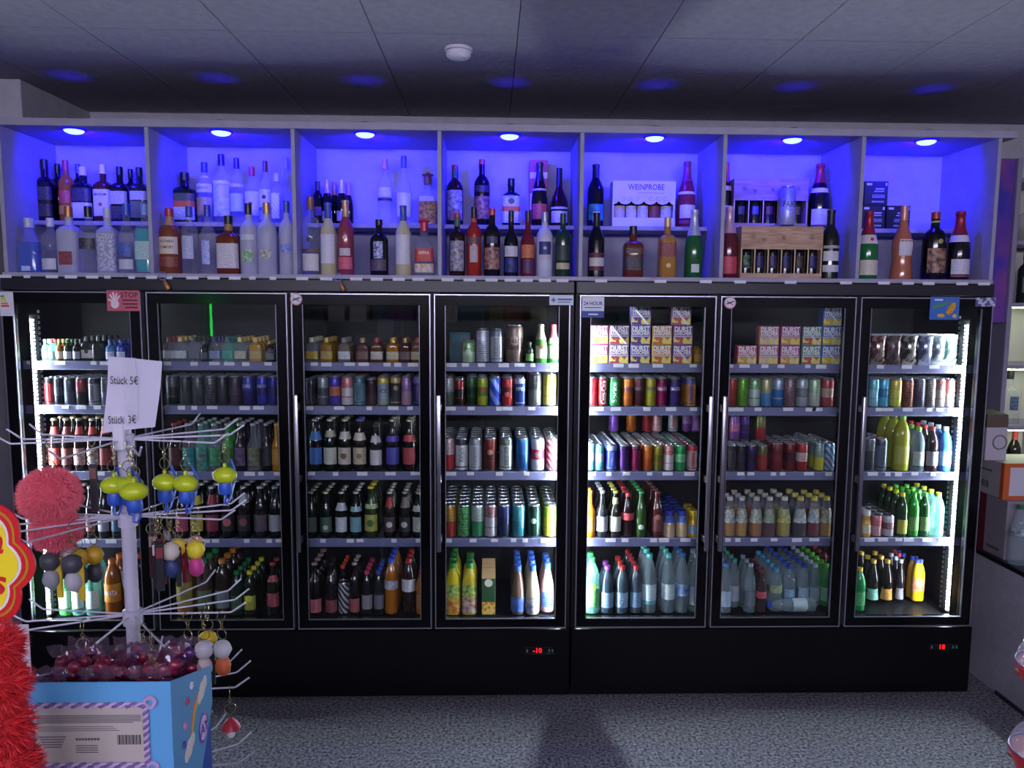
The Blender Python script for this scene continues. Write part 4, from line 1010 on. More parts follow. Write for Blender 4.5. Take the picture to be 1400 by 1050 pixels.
def col_x(door, row, px, kind, dyy, dz=0.):
    r = rad_of(kind); Y0 = FRONT_Y+(.032 if kind == 'box' else r)+dyy
    x = atY(px, (478, 535, 620, 710, 810)[row], Y0).x
    lo, hi = (-2.15, .343) if door < 5 else (.446, 2.317)
    return max(lo+r, min(hi-r, x)), Y0
def put(door, row, px, kind, a, b, desc, n=1, dz=0., dyy=0., idx=None, lvl='', x=None, rs=1., **kw):
    """a line of n alike drinks one behind the other; the first stands at pixel column px of the shelf front"""
    z0 = SHELF_Z[row]+.0006+dz
    x_, Y0 = col_x(door, row, px, kind, dyy)
    if x is None: x = x_
    dep = .0325 if kind == 'box' else rad_of(kind)*rs
    cat = 'can' if kind in CAN else ('pack' if kind in ('box', 'pouch', 'carton') else 'bottle')
    place = '%s shelf, %s door' % (ROWW[row], ORD[door-1])
    for i in range(n):
        full = i == 0
        if i == 0: lab = '%s, %s from left%s, %s' % (desc, ORD[idx], lvl, place)
        else:
            d = desc if len(desc.replace('-', ' ').split()) < 7-len(lvl.split()) else desc.split(' with ')[0]
            lab = '%s, %s in line, %s from left%s, %s' % (d, ORD[i], ORD[idx], lvl, place)
        Y = Y0+i*(2*dep+.0025)
        if Y+dep > 4.235: break
        e = empty(KNAME[kind], (x, Y, z0), lab, cat, 'drinks on the '+place.replace(' door', ' refrigerator door'), RND.uniform(-.12, .12) if kind not in ('box', 'carton', 'pouch') else 0)
        if kind in CAN: can(e, kind, a, b, full=full, rs=rs, **kw)
        elif kind == 'box': brick_pack(e, a, b, full=full, **kw)
        elif kind == 'pouch': pouch(e, a, b)
        elif kind == 'carton': carton(e)
        else:
            k, rr, hh = DIM[kind]
            k2 = dict(kw)
            if 'labels' not in k2 and b: k2['labels'] = ((.14, .46, 66, b),)
            bottle(e, k, rr*rs, hh, a, full=full, seg=16, **k2)
def line(door, row, items):
    xs = [col_x(door, row, it[0], it[1], (it[6] if len(it) > 6 else {}).get('dyy', 0))[0] for it in items]
    for q in range(3):                       # keep neighbours apart when the walls pushed one inwards
        for i in range(len(xs)-1):
            need = (rad_of(items[i][1])+rad_of(items[i+1][1]))*.84
            if xs[i+1]-xs[i] < need:
                dlt = (need-(xs[i+1]-xs[i]))/2
                if i > 0: xs[i] -= dlt
                if i+1 < len(xs)-1: xs[i+1] += dlt
    for i, it in enumerate(items):
        px, kind, a, b, desc = it[:5]
        n = it[5] if len(it) > 5 else 2
        kw = it[6] if len(it) > 6 else {}
        rs = 1.
        for j in (i-1, i+1):
            if 0 <= j < len(xs):
                rs = min(rs, .985*abs(xs[j]-xs[i])/(rad_of(kind)+rad_of(items[j][1])))
        put(door, row, px, kind, a, b, desc, n, idx=i, x=xs[i], rs=round(max(.72, rs), 2), **kw)
WH = 'd8d8e0'
def T(t, z, s, w, *v): return (t, z, s, w)+v
# ---- door 1
line(1, 0, [(59, 'mini', 'tealpet', 'b8d8cc', 'tiny pale green bottle', 3, dict(cap='d8e8e4')), (69, 'mini', 'tealpet', 'b8d8cc', 'tiny mint green bottle', 3, dict(cap='c03a3a')),
  (80, 'mini', '7a4a1c', 'd8cfa8', 'tiny amber bottle with cream label', 3, dict(cap='c8b06a')), (93, 'mini', '20301c', WH, 'tiny green bottle with white label', 3, dict(cap='2f5a34')),
  (105, 'mini', '181820', 'a8a8b8', 'tiny dark bottle', 3, dict(cap='20202a')), (120, 'flask', '1a2018', 'd4d0cc', 'dark herb liqueur flask with white label', 4, dict(cap='1a1c1a', emblem=(.40, .009, '30302e'))),
  (136, 'flask', '12141a', None, 'plain black flask', 4, dict(cap='16161e')), (151, 'mini', 'bluepet', 'c8d0e4', 'tiny blue-white bottle', 3, dict(cap='3a50a8')), (166, 'mini', '2f48b0', 'c8d0f0', 'tiny royal blue bottle', 3, dict(cap='2a3a8a'))])
line(1, 1, [(64, 'c25', '8a2a30', '20161a', 'dark red can', 3), (80, 'c25', '1c1e26', '3a3e4c', 'black can', 4), (96, 'c25', '20242e', '4a4e60', 'dark slate can', 4), (112, 'c25', '7a1c2c', '1c1a22', 'wine red can', 4),
  (129, 'c25', '8f9098', '30323c', 'grey-white can', 4), (146, 'c25', '24262e', '55586a', 'charcoal can', 4), (163, 'c25', '1a1c24', '3a3c4a', 'deep black can', 4)])
line(1, 2, [(x, 'beer50', '170d0c', c, d, 2, dict(cap='c8b890', capmetal=.6, neck=(.70, .84, nk), labels=((.12, .44, 66, c, '6a2a28', 'blot', 40),))) for x, c, d, nk in
  ((76, 'b83a34', 'dark beer bottle with red labels', 'a83a38'), (93, '3a1a1c', 'dark beer bottle with rusty neck', '6a3030'), (110, 'c8a8a0', 'dark beer bottle with red and cream label', 'b84440'),
   (128, 'd0ccc8', 'dark beer bottle with white oval label', 'b03a34'), (145, '8a2a2a', 'dark beer bottle with crimson label', 'b03230'), (163, '23201f', 'dark beer bottle without bright label', '5a2a2a'))])
line(1, 3, [(x, 'beer50', g, c, d, 2, dict(cap='b8b0a0', capmetal=.6)) for x, g, c, d in
  ((72, '10231a', '2a5a44', 'dark green beer bottle'), (89, '170d0c', 'b0a890', 'brown beer bottle with cream label'), (107, '0f1a14', '3a6a50', 'green beer bottle with green label'), (125, '120d10', '6a2a2a', 'brown beer bottle with red label'), (143, '14100f', '8a8a94', 'brown beer bottle with grey label'), (161, '101418', '2a4a6a', 'dark beer bottle with blue label'))])
line(1, 4, [(78, 'pet10', 'greenpet', 'a8d8b0', 'green soda bottle', 2, dict(cap='2f9a4a')), (103, 'pet10', 'tealpet', 'c8e4dc', 'mint green water bottle', 2, dict(cap='3aa870')), (128, 'pet10', 'tealpet', 'd0e4dc', 'pale green water bottle', 2, dict(cap='3aa870')),
  (155, 'pet10', '8a4a14', 'c8a030', 'orange soda bottle with yellow label', 2, dict(cap='c86a20', labels=((.26, .58, 80, 'b8a020', 'c85a20', 'blot', 20),), text=T('FANTA', .42, .034, .062), tcol='e4e4f0')), (183, 'pet10', '1a1416', '8a2a2a', 'cola bottle with red label', 2, dict(cap='a83030'))])
# ---- door 2
line(2, 0, [(232, 'flask', 'clear', 'c8ccd0', 'clear flask with white label and red top', 4, dict(cap='8a3a3a')), (248, 'flask', 'clear', 'ccd2d4', 'clear flask with white label', 4, dict(cap='b89a60', capmetal=.5)), (266, 'flask', 'clear', '6a707c', 'clear flask with grey label', 4, dict(cap='2a3a34')),
  (280, 'mini', '14161e', '3a3e50', 'small dark bottle', 3, dict(cap='26263a')), (294, 'flask', 'clear', '8a98c0', 'clear flask with blue-white label', 4, dict(cap='2a3466')), (312, 'flask', 'tealpet', '4aa896', 'teal flask', 4, dict(cap='2a6a5a')),
  (329, 'flask', 'clear', 'c8c4a8', 'clear flask with cream label', 4, dict(cap='c8a858', capmetal=.5)), (350, 'flask', 'b08a3a', 'c0a860', 'golden flask with yellow label', 4, dict(cap='d0b060', capmetal=.5)), (369, 'mini', '16161c', '5a5a66', 'little black bottle', 3, dict(cap='b0903a'))])
line(2, 1, [(236, 'c33', '5c6268', '23282e', 'black and silver can', 3), (254, 'c33', '20262c', '3a4448', 'black can', 3), (271, 'c33', '4a5056', '1c2026', 'dark grey can', 3, dict(style='text')), (288, 'c33', '2e2f36', '6a6e78', 'charcoal can with small print', 3, dict(style='text')),
  (305, 'c33', '15161c', '2a2c38', 'jet black can', 3), (322, 'c33', '181a2a', '4a3a4a', 'black can with faint purple', 3), (340, 'c33', '29309a', '23256a', 'deep blue can', 3, dict(text=T('GORB', .66, .024, .040), tcol='aeb0d8')), (359, 'c33', '2b33a4', '24276e', 'royal blue can with white script', 3, dict(text=T('GORBATSCH', .66, .022, .052), tcol='b8bae0')), (374, 'c33', '262c8e', '20235c', 'navy blue can', 2)])
line(2, 2, [(x, 'alco', g, b, d, n, dict(cap=c, capmetal=.3, labels=((.12, .50, 66, b, i, 'blot', 30),))) for x, g, b, i, d, c, n in
  ((240, '30242a', '6a2a30', '3a2024', 'dark bottle with red cap', 'c0303a', 3), (258, 'clear', '2f9a96', '1c6a70', 'clear bottle with teal label', 'a8b8b4', 4), (276, 'tealpet', '3aa8a0', '5a4a40', 'turquoise bottle', 'a8b8b4', 4), (294, 'clear', '4a9a6a', '2a6a4a', 'clear bottle with green label', 'a8b0b0', 4), (312, 'greenpet', '4a7a3a', '2f5a30', 'leaf green bottle', 'a0a8a4', 4),
   (329, '241a2c', '6a5a80', '3a2a4a', 'dark bottle with violet label', 'a8a8b4', 4), (347, 'clear', '8a8a50', '4a4a5a', 'clear bottle with olive label', 'a8a8b0', 3), (365, '1a1a20', '3a3a44', '24242c', 'dark bottle', 'a0a0a8', 3)
   )]+[(379, 'alco', 'b07a1c', 'c89a30', 'amber-yellow bottle at the edge', 2, dict(cap='c8a030'))])
line(2, 3, [(x, 'beer50', g, b, d, 3, dict(cap='a8a8b0', capmetal=.5, **k)) for x, g, b, d, k in
  ((250, '171014', 'b03a60', 'dark bottle with pink label', {}), (270, '15150f', 'c8b83a', 'dark bottle with yellow label', dict(neck=(.66, .82, 'c8b83a'))), (291, '150c0f', '8a2434', 'dark bottle with wine red label', dict(neck=(.66, .84, '8a2434'))), (312, '0f0d10', '1a181c', 'black bottle with red oval logo', dict(emblem=(.32, .020, 'a85a60'))), (334, '0f0d10', '1a181c', 'black bottle with faint red logo', dict(emblem=(.32, .019, '7a444a'), neck=(.68, .85, 'a8b4b8'))),
   (357, '1a1a20', '5a4a50', 'smoky dark bottle', {}), (377, '101014', '9a9aa4', 'black bottle with round white label', {}))])
line(2, 4, [(253, 'pet10', '8a6a30', 'c09a50', 'large amber juice bottle with green cap', 2, dict(cap='2f8a4a', labels=((.2, .6, 80, 'b08a40', '6a8a4a', 'blot', 22),))), (280, 'pet10', '4a3a2c', '4a6a44', 'brown iced tea bottle with green cap', 3, dict(cap='2f8a4a')), (305, 'pet10', '2a1c18', '6a7a78', 'brown soda bottle with orange cap', 4, dict(cap='c0782c')),
  (324, 'pet05', '152a1c', '2f5a3a', 'dark green soda bottle', 4, dict(cap='1f7a44')), (342, 'pet05', '1c2216', 'a8a838', 'dark bottle with yellow cap', 4, dict(cap='c8cc30', emblem=(.40, .018, 'c8cc48'))), (374, 'tallglass', '170f12', '8a3040', 'tall dark bottle with red label', 2, dict(cap='b04a50', capz=.955, neck=(.66, .76, '9a3a48'), labels=((.18, .44, 66, '8a3040', 'c89a98'),)))])
# ---- door 3
line(3, 0, [(427, 'flask', 'clear', 'c8b03a', 'clear flask with yellow label', 4, dict(cap='c8c0a0', capmetal=.4)), (447, 'flask', '8a6a24', 'b8a04a', 'golden flask', 4, dict(cap='b89a50', capmetal=.4)), (471, 'flask', '6a6458', 'd4d2d8', 'flask with round white label', 3, dict(cap='8a8a90')), (496, 'flask', '5a3a34', '7a5a54', 'brownish flask', 1, dict(cap='b8986a', capmetal=.3)),
  (515, 'flask', '5a3418', 'd0c4b8', 'amber flask with cream label and red cap', 2, dict(cap='9a3a38')), (537, 'flask', 'a06a24', 'cfc0a0', 'amber flask with gold cap', 2, dict(cap='c8a050', capmetal=.4)), (554, 'flask', '4a2c24', '6a4a50', 'brown flask with rusty label', 3, dict(cap='b89a60', capmetal=.4)), (570, 'flask', '6a4a1c', 'd0c090', 'amber flask at the edge', 2, dict(cap='a83a30'))])
line(3, 1, [(425, 'c25', '26262e', '40424e', 'dark can', 4), (442, 'c33', '9aa0a4', '4a505a', 'silver patterned can', 3), (458, 'c33', '4a3aa8', 'c87a40', 'purple and orange can', 3), (475, 'c33', 'b03a44', 'd4ccd0', 'red and white can', 3), (492, 'c33', '6a8a98', '3a5a6a', 'grey-teal can', 3), (508, 'c25', '3a1c24', '241418', 'dark maroon can', 2),
  (524, 'c33', '8a98a8', 'b8a848', 'pale blue and yellow can', 4, dict(text=T('ICE', .52, .026, .036), tcol='20202a')), (541, 'c33', '2e3038', 'a8986a', 'anthracite can with gold badge', 4, dict(emblem=(.62, .012, '9a8a5a'))), (556, 'c33', '7a5a98', 'b890a8', 'lilac can', 4), (572, 'c33', '2a2a5a', '6a5a98', 'navy can', 4)])
line(3, 2, [(432, 'beer50', '1a0f10', '3a6ab8', 'brown beer bottle with bright blue label', 3, dict(cap='b8b8bc', capmetal=.6, neck=(.6, .76, '4a80c0'))), (452, 'beer50', '0c120e', 'c8ccb8', 'black-green beer bottle with cream label', 4, dict(cap='c8c4b0', capmetal=.6, neck=(.66, .78, 'b0b098'))), (472, 'beer50', '120f0d', 'd0c8b4', 'dark beer bottle with white oval labels', 3, dict(cap='c0b8a0', capmetal=.6, neck=(.62, .76, 'd0ccc0'), emblem=(.3, .015, '6a5a3a'))),
  (492, 'beer50', '1c1410', 'c8bca0', 'brown beer bottle with blue cap', 2, dict(cap='4a5ab0', neck=(.60, .74, 'd0c4b0'), emblem=(.3, .013, '8a6a40'))), (514, 'beer33', '1a1614', 'd4d2d4', 'short beer bottle with white label', 2, dict(cap='3a3a40', neck=(.62, .76, 'd8d6d8'))), (537, 'beer50', '1a1420', '4a4aa8', 'brown beer bottle with violet-blue label', 4, dict(cap='b8b0a4', capmetal=.6, neck=(.58, .68, '5a4ab0'))), (560, 'beer50', '180f10', 'b8404a', 'brown beer bottle with red script', 4, dict(cap='c0b8a4', capmetal=.6, neck=(.58, .70, 'c04a50')))])
line(3, 3, [(426, 'beer33', '0f1812', '4a5a4a', 'dark green beer bottle', 4, dict(cap='b0a890', capmetal=.6)), (446, 'beer33', '0e1612', '3a5a48', 'black beer bottle with green label', 4, dict(cap='b8b4a0', capmetal=.6, emblem=(.24, .012, 'a8b8a0'))), (467, 'beer33', '14120f', 'cfd2d8', 'dark beer bottle with white hexagon label', 3, dict(cap='b0b0b0', capmetal=.6, neck=(.60, .76, 'c8ccd4'))), (487, 'beer33', '101418', '7ab0b8', 'dark beer bottle with pale teal label', 4, dict(cap='b8b8b8', capmetal=.6, neck=(.58, .68, '9ac0c8'))),
  (508, 'beer50', '2a3a1c', 'b8b44a', 'green beer bottle with yellow label and cap', 4, dict(cap='c8b840', capmetal=.3, neck=(.58, .66, 'b0c08a'), emblem=(.30, .018, '3a6a34'))), (533, 'beer33', '1c100e', '4a3a38', 'brown beer bottle with red neck and badge', 4, dict(cap='b0a8a0', capmetal=.6, neck=(.66, .88, 'a83a34'), emblem=(.30, .015, 'c0bcc0'))), (554, 'beer33', '161112', '2a2628', 'brown beer bottle with grey badge', 4, dict(cap='b0a8a0', capmetal=.6, neck=(.66, .88, '8a7a70'), emblem=(.30, .015, 'b8b4b8'))), (572, 'beer33', '12140f', 'c8d0c4', 'dark beer bottle with white label at the edge', 3, dict(cap='b8b4a0', capmetal=.6, neck=(.58, .70, 'd0d8d0')))])
line(3, 4, [(431, 'tallglass', '150d10', 'b85a68', 'tall dark bottle with pink label', 4, dict(cap='c8a8a0', capz=.955, labels=((.06, .32, 66, 'b85a68', 'e0b0b0'),))), (453, 'tallglass', '1c1218', '7a3a44', 'tall dark bottle with dusky red label', 2, dict(cap='2a2026', capz=.955, labels=((.06, .30, 66, '7a3a44', 'b07a80'),))), (470, 'c50', 'd0d0d8', '2a2a34', 'white can with dark stripes', 1, dict(style='diag')),
  (485, 'tallglass', '1a1012', '9a4450', 'tall brown bottle with rose label', 3, dict(cap='b8a8a0', capz=.955, labels=((.06, .32, 66, '9a4450', 'd0a0a0'),))), (502, 'pet05', '16141a', '8a888e', 'dark soda bottle with grey label', 4, dict(cap='c03a5a')), (518, 'pet05', '18161e', '6a6878', 'dark soda bottle with blue cap', 4, dict(cap='3a4ab8')),
  (535, 'pet10', 'a86214', 'd0d0d8', 'orange juice bottle with blue cap', 4, dict(cap='3a58c8', labels=((.46, .62, 80, 'd0d0d8', '8a8aa0', 'blot', 40),))), (559, 'pet10', '241410', 'd4d2d8', 'cola bottle with red cap and white label', 3, dict(cap='c83a34', labels=((.42, .64, 80, 'd4d2d8', 'a8a8b4', 'text', 40),))), (576, 'pet05', 'b8701c', 'c88a30', 'orange soda bottle at the edge', 4, dict(cap='c8482c'))])
# caps of the taller bottles standing behind on the bottom shelf of door 3
put(3, 4, 469, 'pet05', '1a1216', None, 'soda bottle with orange cap', 4, dyy=.08, idx=2, lvl=' behind can', rs=.7, cap='d85038')
# ---- door 4
line(4, 0, [(641, 'cs', '4a8a4a', 'b8d0b0', 'short green can', 1, dict(emblem=(.5, .014, 'c8d8c0'))), (660, 'c50', 'b8bcc8', '8a90a0', 'silver-white beer can', 2, dict(style='text')), (679, 'c50', 'a4a8b4', '6a7080', 'silver beer can with faint print', 2), (703, 'c100', '7a665e', '4a3c3a', 'large grey-brown beer can', 1, dict(emblem=(.6, .024, '9a8478'), text=T('FAXE', .58, .026, .048), tcol='33282a')),
  (724, 'mini', '1c2a1a', '6a9a4a', 'small dark bottle with green label', 2, dict(cap='20301c')), (740, 'piccolo', '3a7a34', 'c8c0a0', 'small green sparkling wine bottle with gold neck', 2, dict(cap='c8c4a8', capz=.62, capmetal=.3, emblem=(.44, .012, '6a4a34'))), (757, 'piccolo', '3f8a3a', 'a8c898', 'small green sparkling wine bottle with red neck', 2, dict(cap='b84a54', capz=.66, capmetal=.2, neck=(.52, .66, 'd8d8d8')))])
line(4, 1, [(613, 'c33', 'b8bcc2', '5a6a60', 'silver can', 4), (628, 'c25', '8a1f26', '1c1416', 'slim red and black can', 3), (645, 'c33', '2f6a34', '1c3a24', 'green can set back', 3, dict(dyy=.04)), (660, 'c33', '9cac2c', '5a7a24', 'lime green can', 3, dict(emblem=(.58, .012, 'a83a30'))), (677, 'c33', '2b4ac0', '8aa0e8', 'bright blue can with white flash', 3, dict(style='diag', scale=20)), (694, 'c33', 'a83034', '5a1c22', 'red can with badge', 4, dict(emblem=(.42, .013, 'd05a50'))),
  (711, 'c33', '2a3f88', 'a8b0c4', 'blue and silver can', 3, dict(text=T('EFES', .60, .024, .046), tcol='d8dcea')), (731, 'c50', '1c1d22', '6a6a66', 'tall black and silver can', 3, dict()), (751, 'c50', '9a9230', 'c8c060', 'tall olive gold can', 3)])
line(4, 2, [(613, 'c50', 'c4c2c8', 'b03038', 'white beer can with red print', 5), (631, 'c50', 'd0d0d6', '34343c', 'white beer can with black script', 5, dict(text=T('Kölsch', .5, .030, .07, 1), tcol='2a2a34')), (650, 'c50', 'b4b8c0', '8a9098', 'plain silver beer can', 5), (670, 'c50', '7c2e28', '4a1c1c', 'brown-red beer can with round badge', 5, dict(emblem=(.58, .014, 'a87a70'))), (692, 'c50', 'b0b8ba', '5a6a60', 'silver beer can with green hint', 5), (714, 'c50', '2c6ab0', '1c4a80', 'metallic blue beer can', 5), (735, 'c50', 'c8ccd2', 'b0304a', 'white beer can with crimson star', 5, dict(scale=22)), (756, 'c50', 'c83450', 'e0c8d0', 'pink-red striped beer can', 5, dict(style='diag'))])
line(4, 3, [(615, 'c50', 'b8a040', 'a83a30', 'yellow and red beer can', 6), (634, 'c50', '2c7a3c', '8ac08a', 'bright green beer can', 6, dict(style='text')), (653, 'c50', 'c4c8cc', '3a8a5a', 'white beer can with green swoosh', 6, dict(scale=18)), (671, 'c50', '7a2a34', 'b8b4b8', 'maroon and silver beer can', 6, dict(scale=18)), (689, 'c50', '2c3a6a', '1c2648', 'navy beer can', 6, dict()), (709, 'c50', '4aa0a8', '2f7a88', 'teal beer can', 6), (730, 'c50', '15382e', '0f2420', 'dark green beer can with white ring', 6, dict(emblem=(.52, .014, '9ab8aa'))), (752, 'c50', '4a9a34', 'd0c838', 'green and yellow beer can', 6, dict(scale=20))])
JU = dict(cap='2f8a3e', labels=((.36, .60, 62, '3f7a34', 'c8d868', 'blot', 40), (.04, .34, 66, 'd8c84a', 'c85a34', 'blot', 24)))
JU2 = dict(cap='2f8a3e', labels=((.36, .60, 62, '3f7a34', 'c8d868', 'blot', 40), (.04, .34, 66, 'b8404a', 'd8d8c0', 'blot', 24)))
line(4, 4, [(619, 'juice', 'd4c41c', None, 'yellow lemon juice bottle with green cap', 4, JU), (642, 'juice', 'd0c030', None, 'yellow apple juice bottle with green cap', 3, JU2), (668, 'carton', None, None, 'green juice carton with brown gable top', 3), (708, 'milk', '6a5448', None, 'chocolate milk bottle with blue cap', 4, dict(cap='2f58b0', labels=((.06, .36, 100, '2f4f9a', '5a78c0', 'blot', 20),))), (728, 'milk', 'c8bc9c', None, 'vanilla milk bottle with blue cap', 4, dict(cap='2f58b0', labels=((.04, .36, 100, '34549c', 'd0c8b0', 'blot', 20),))), (748, 'milk', 'c89aa4', None, 'pink strawberry milk bottle', 3, dict(dyy=.03, cap='3a62b8', labels=((.12, .42, 60, '34549c', 'a8b8e0', 'text', 30),)))])
p = atY(629, 478, 3.83)
e = empty('small_carton', (p.x, 3.80, SHELF_Z[0]+.0006), 'dark teal carton at the left of the top shelf, fourth door', 'box')
MB().rbox(-.052, .052, 0, .10, 0, .15, .002).build('carton', mat('0f4a58', .5), e)
MB().box(-.04, .04, -.0006, -.0001, .10, .135).build('label_field', mat('17606c', .5), e)
# ---- door 5
PK = {'lemon': ('a83a70', 'c8c838'), 'rose': ('8a6a8c', 'a83a4a'), 'grape': ('6a5a9a', '5a2a7a'), 'peach': ('c08a3a', 'c8642c'), 'berry': ('7a4a88', 'b8484a')}
for i, (px, c, lv) in enumerate(((817, 'lemon', 2), (845, 'rose', 2), (874, 'grape', 3), (903, 'peach', 2), (931, 'berry', 3))):
    for l in range(lv):
        ww = ('bottom', 'middle', 'topmost')[l]
        put(5, 0, px+(0, 0, -3)[l] if c == 'berry' else px, 'box', *PK[c], {'lemon': 'pink and lemon', 'rose': 'mauve', 'grape': 'purple', 'peach': 'orange', 'berry': 'berry coloured'}[c]+' drink pack, '+ww+' of its pile', 1, dz=l*.0946-.006*0, idx=i, straw=(c == 'rose' and l == 1) or l == 2 or (c == 'berry' and l == 0))
put(5, 0, 954, 'mini', 'a87a1c', 'c89a30', 'tiny yellow bottle with black cap', 2, idx=5, cap='1a1a20')
line(5, 1, [(810, 'c33', 'a8242c', 'c83a40', 'red cola can at the edge', 5), (824, 'c33', 'b8242c', '8a1a22', 'red cola can with white script', 5, dict(text=T('Coca-Cola', .5, .034, .115, 1), tcol='e8e4e8')), (840, 'c33', '1f8a3c', '2fa850', 'green lemonade can with white script', 5, dict(text=T('Sprite', .5, .036, .10, 1), tcol='e0ece4')), (858, 'c33', 'c8781c', 'a8581c', 'orange soda can', 5, dict(text=T('FANTA', .62, .024, .050), tcol='2c3a9a')), (873, 'c33', '5a1420', '3a0f18', 'dark red soda can', 5, dict(text=T('FANTA', .62, .022, .050), tcol='8a8aa8')),
  (889, 'c33', '8f8a1c', 'a8a030', 'olive yellow soda can', 5, dict(text=T('FANTA', .62, .024, .050), tcol='2c3a9a')), (904, 'c33', '8a1c54', '6a1440', 'magenta soda can', 5, dict(text=T('FANTA', .62, .024, .050), tcol='d8d4ea')), (922, 'c33', '3a2468', '2a1a50', 'purple soda can', 5, dict(text=T('FANTA', .62, .024, .050), tcol='d8d4ea')), (943, 'c33', 'b87a2c', '4a4a8a', 'rainbow orange can', 5, dict(scale=14))])
C5 = [(818, '5ab0b8', 'd0d8dc', 'white and aqua'), (836, '2c3aa8', '8a9ae0', 'ultramarine'), (853, '4a2470', '2a1448', 'violet'), (869, '7a1a4a', '4a102c', 'dark magenta'), (885, 'c8702c', 'a85020', 'orange'), (899, '8f862c', '6a6420', 'olive gold'), (914, 'b02c34', 'd8ccd0', 'red and white'), (930, '2f9a54', '8ad0a0', 'spring green'), (946, 'd0b0b4', 'b83a44', 'white and red')]
line(5, 2, [(807, 'c33', '6ab0d0', 'd0dce4', 'light blue can', 6)]+[(x, 'c25', a, b, d+' slim can', 7) for x, a, b, d in C5])
for i, (px, a, b, d) in enumerate(((838, '5a2a98', '8a5ac0', 'purple'), (862, 'b8702c', 'a85a20', 'amber'), (884, '9a2430', '6a1a24', 'red'), (897, 'a83038', 'c8a0a0', 'red-white'), (919, 'b8c4cc', 'b04a44', 'ice blue and red'), (938, '7a4a90', 'a880b8', 'lilac'), (949, '8a5aa0', 'b898c0', 'pale lilac'))):
    put(5, 2, px, 'c25', a, b, d+' can stacked at the back', 1, dz=.1365, dyy=.36, idx=i)
line(5, 3, [(806, 'alco', 'c8781c', 'd08a30', 'glowing orange bottle', 2, dict(cap='c87a2c')), (823, 'alco', '24262a', 'b8bcc0', 'dark bottle with silver label', 4, dict(cap='a8acb0')), (841, 'alco', '1c1a14', 'd0d0c0', 'black bottle with white label and yellow top', 4, dict(cap='c8c060', neck=(.72, .86, 'c8c498'))), (858, 'cola05', '1c0c0e', None, 'glass cola bottle with red label', 5, dict(cap='a82c30', labels=((.40, .56, 90, 'b02830', 'e0d0d0', 'text', 40),))),
  (876, 'beer33', '2c4a20', None, 'green beer bottle with white star', 6, dict(cap='3a9a50', emblem=(.24, .013, 'd0d8d0'))), (898, 'beer33', '4a1c1a', '6a2c28', 'brown-red bottle with rusty label', 6, dict(cap='6a3a38', emblem=(.46, .014, '9a6a60'))), (915, 'jar', 'b89a80', None, 'small cream liqueur bottle with blue cap', 6, dict(cap='2c3a9a', neck=(.56, .78, '3a58b8'))), (932, 'jar', 'c0aa84', None, 'small vanilla bottle with blue cap', 6, dict(cap='2c3a9a', neck=(.56, .78, '4a78c8'))), (948, 'jar', 'c8981c', '8ab0d0', 'small yellow bottle', 3, dict(cap='d0b030'))])
line(5, 4, [(809, 'pet10', 'tealpet', '6ac060', 'pale green water bottle with lime picture', 2, dict(cap='3aa858', emblem=(.5, .022, '7ac850'))), (830, 'sport', '2a3a48', '7a9ab8', 'grey sports bottle with violet cap', 2, dict(cap='8a3a98')), (850, 'sport', '3a4a54', '9ac0dc', 'sports bottle with red cap, blue label', 3, dict(cap='c83a34', text=T('ACTIVE', .30, .026, .085, 1), tcol='3a5a78')), (869, 'sport', '3a4650', '7aa0c0', 'sports bottle with crimson cap', 5, dict(cap='b83038')),
  (887, 'pet15', 'pet', 'c4dce0', 'large clear water bottle, teal cap', 3, dict(cap='5ac0b8', labels=((.20, .50, 80, 'c4dce0', '8a9aa0', 'text', 30), (.16, .22, 80, '6ab8c0')))), (913, 'pet15', 'pet', 'c8dce0', 'large clear water bottle with mint cap', 3, dict(cap='5ac0b8', labels=((.24, .50, 80, 'c8dce0', '8a9aa0', 'text', 30),))), (933, 'pet15', 'pet', 'b0cce4', 'large clear water bottle with blue cap', 3, dict(cap='3a78c0', labels=((.30, .50, 80, 'b0cce4', '3a6aa8', 'blot', 20),))), (951, 'pet15', 'pet', 'c8d4dc', 'large plain clear water bottle', 2, dict(cap='a8c0cc'))])
# ---- door 6
P6 = [(1019, ('b8485a', 'c89a4a'), 1, 'rosy'), (1048, ('b87078', 'd0b8a0'), 2, 'pink and cream'), (1077, ('b04888', 'c8a04a'), 2, 'magenta'), (1106, ('5a8a78', 'b84a40'), 2, 'sea green'), (1133, ('4a6ab0', 'd0b83a'), 3, 'blue and yellow')]
for i, (px, c, lv, d) in enumerate(P6):
    for l in range(lv):
        put(6, 0, px, 'box', *c, d+' drink pack, '+('bottom', 'middle', 'topmost')[l]+' of its pile', 1, dz=l*.0946, idx=i, straw=(i+l) % 2 == 0 or i == 4)
line(6, 1, [(1000, 'c33', 'a83a3a', '8a2a2a', 'red can at the edge', 4), (1015, 'c33', '6aa82c', '3a7a24', 'lime can', 4, dict(style='text')), (1031, 'c33', '4a8a3c', 'b8c8c0', 'green and white can', 4), (1047, 'c33', 'b8a82c', '4a88b8', 'yellow and blue can', 4, dict(scale=20)), (1063, 'c33', 'a8b0b8', '2f68a8', 'silver and blue can', 4, dict(scale=20)), (1079, 'c33', '8a7078', '5a4048', 'dusky pink can', 4, dict(style='text')), (1096, 'c33', 'a0a8b0', '6a7078', 'pale grey can', 4), (1113, 'c33', '8ab88a', 'b8c0b0', 'mint can', 4), (1131, 'c33', 'b0484a', 'c8b0a4', 'coral can', 4, dict(scale=18))])
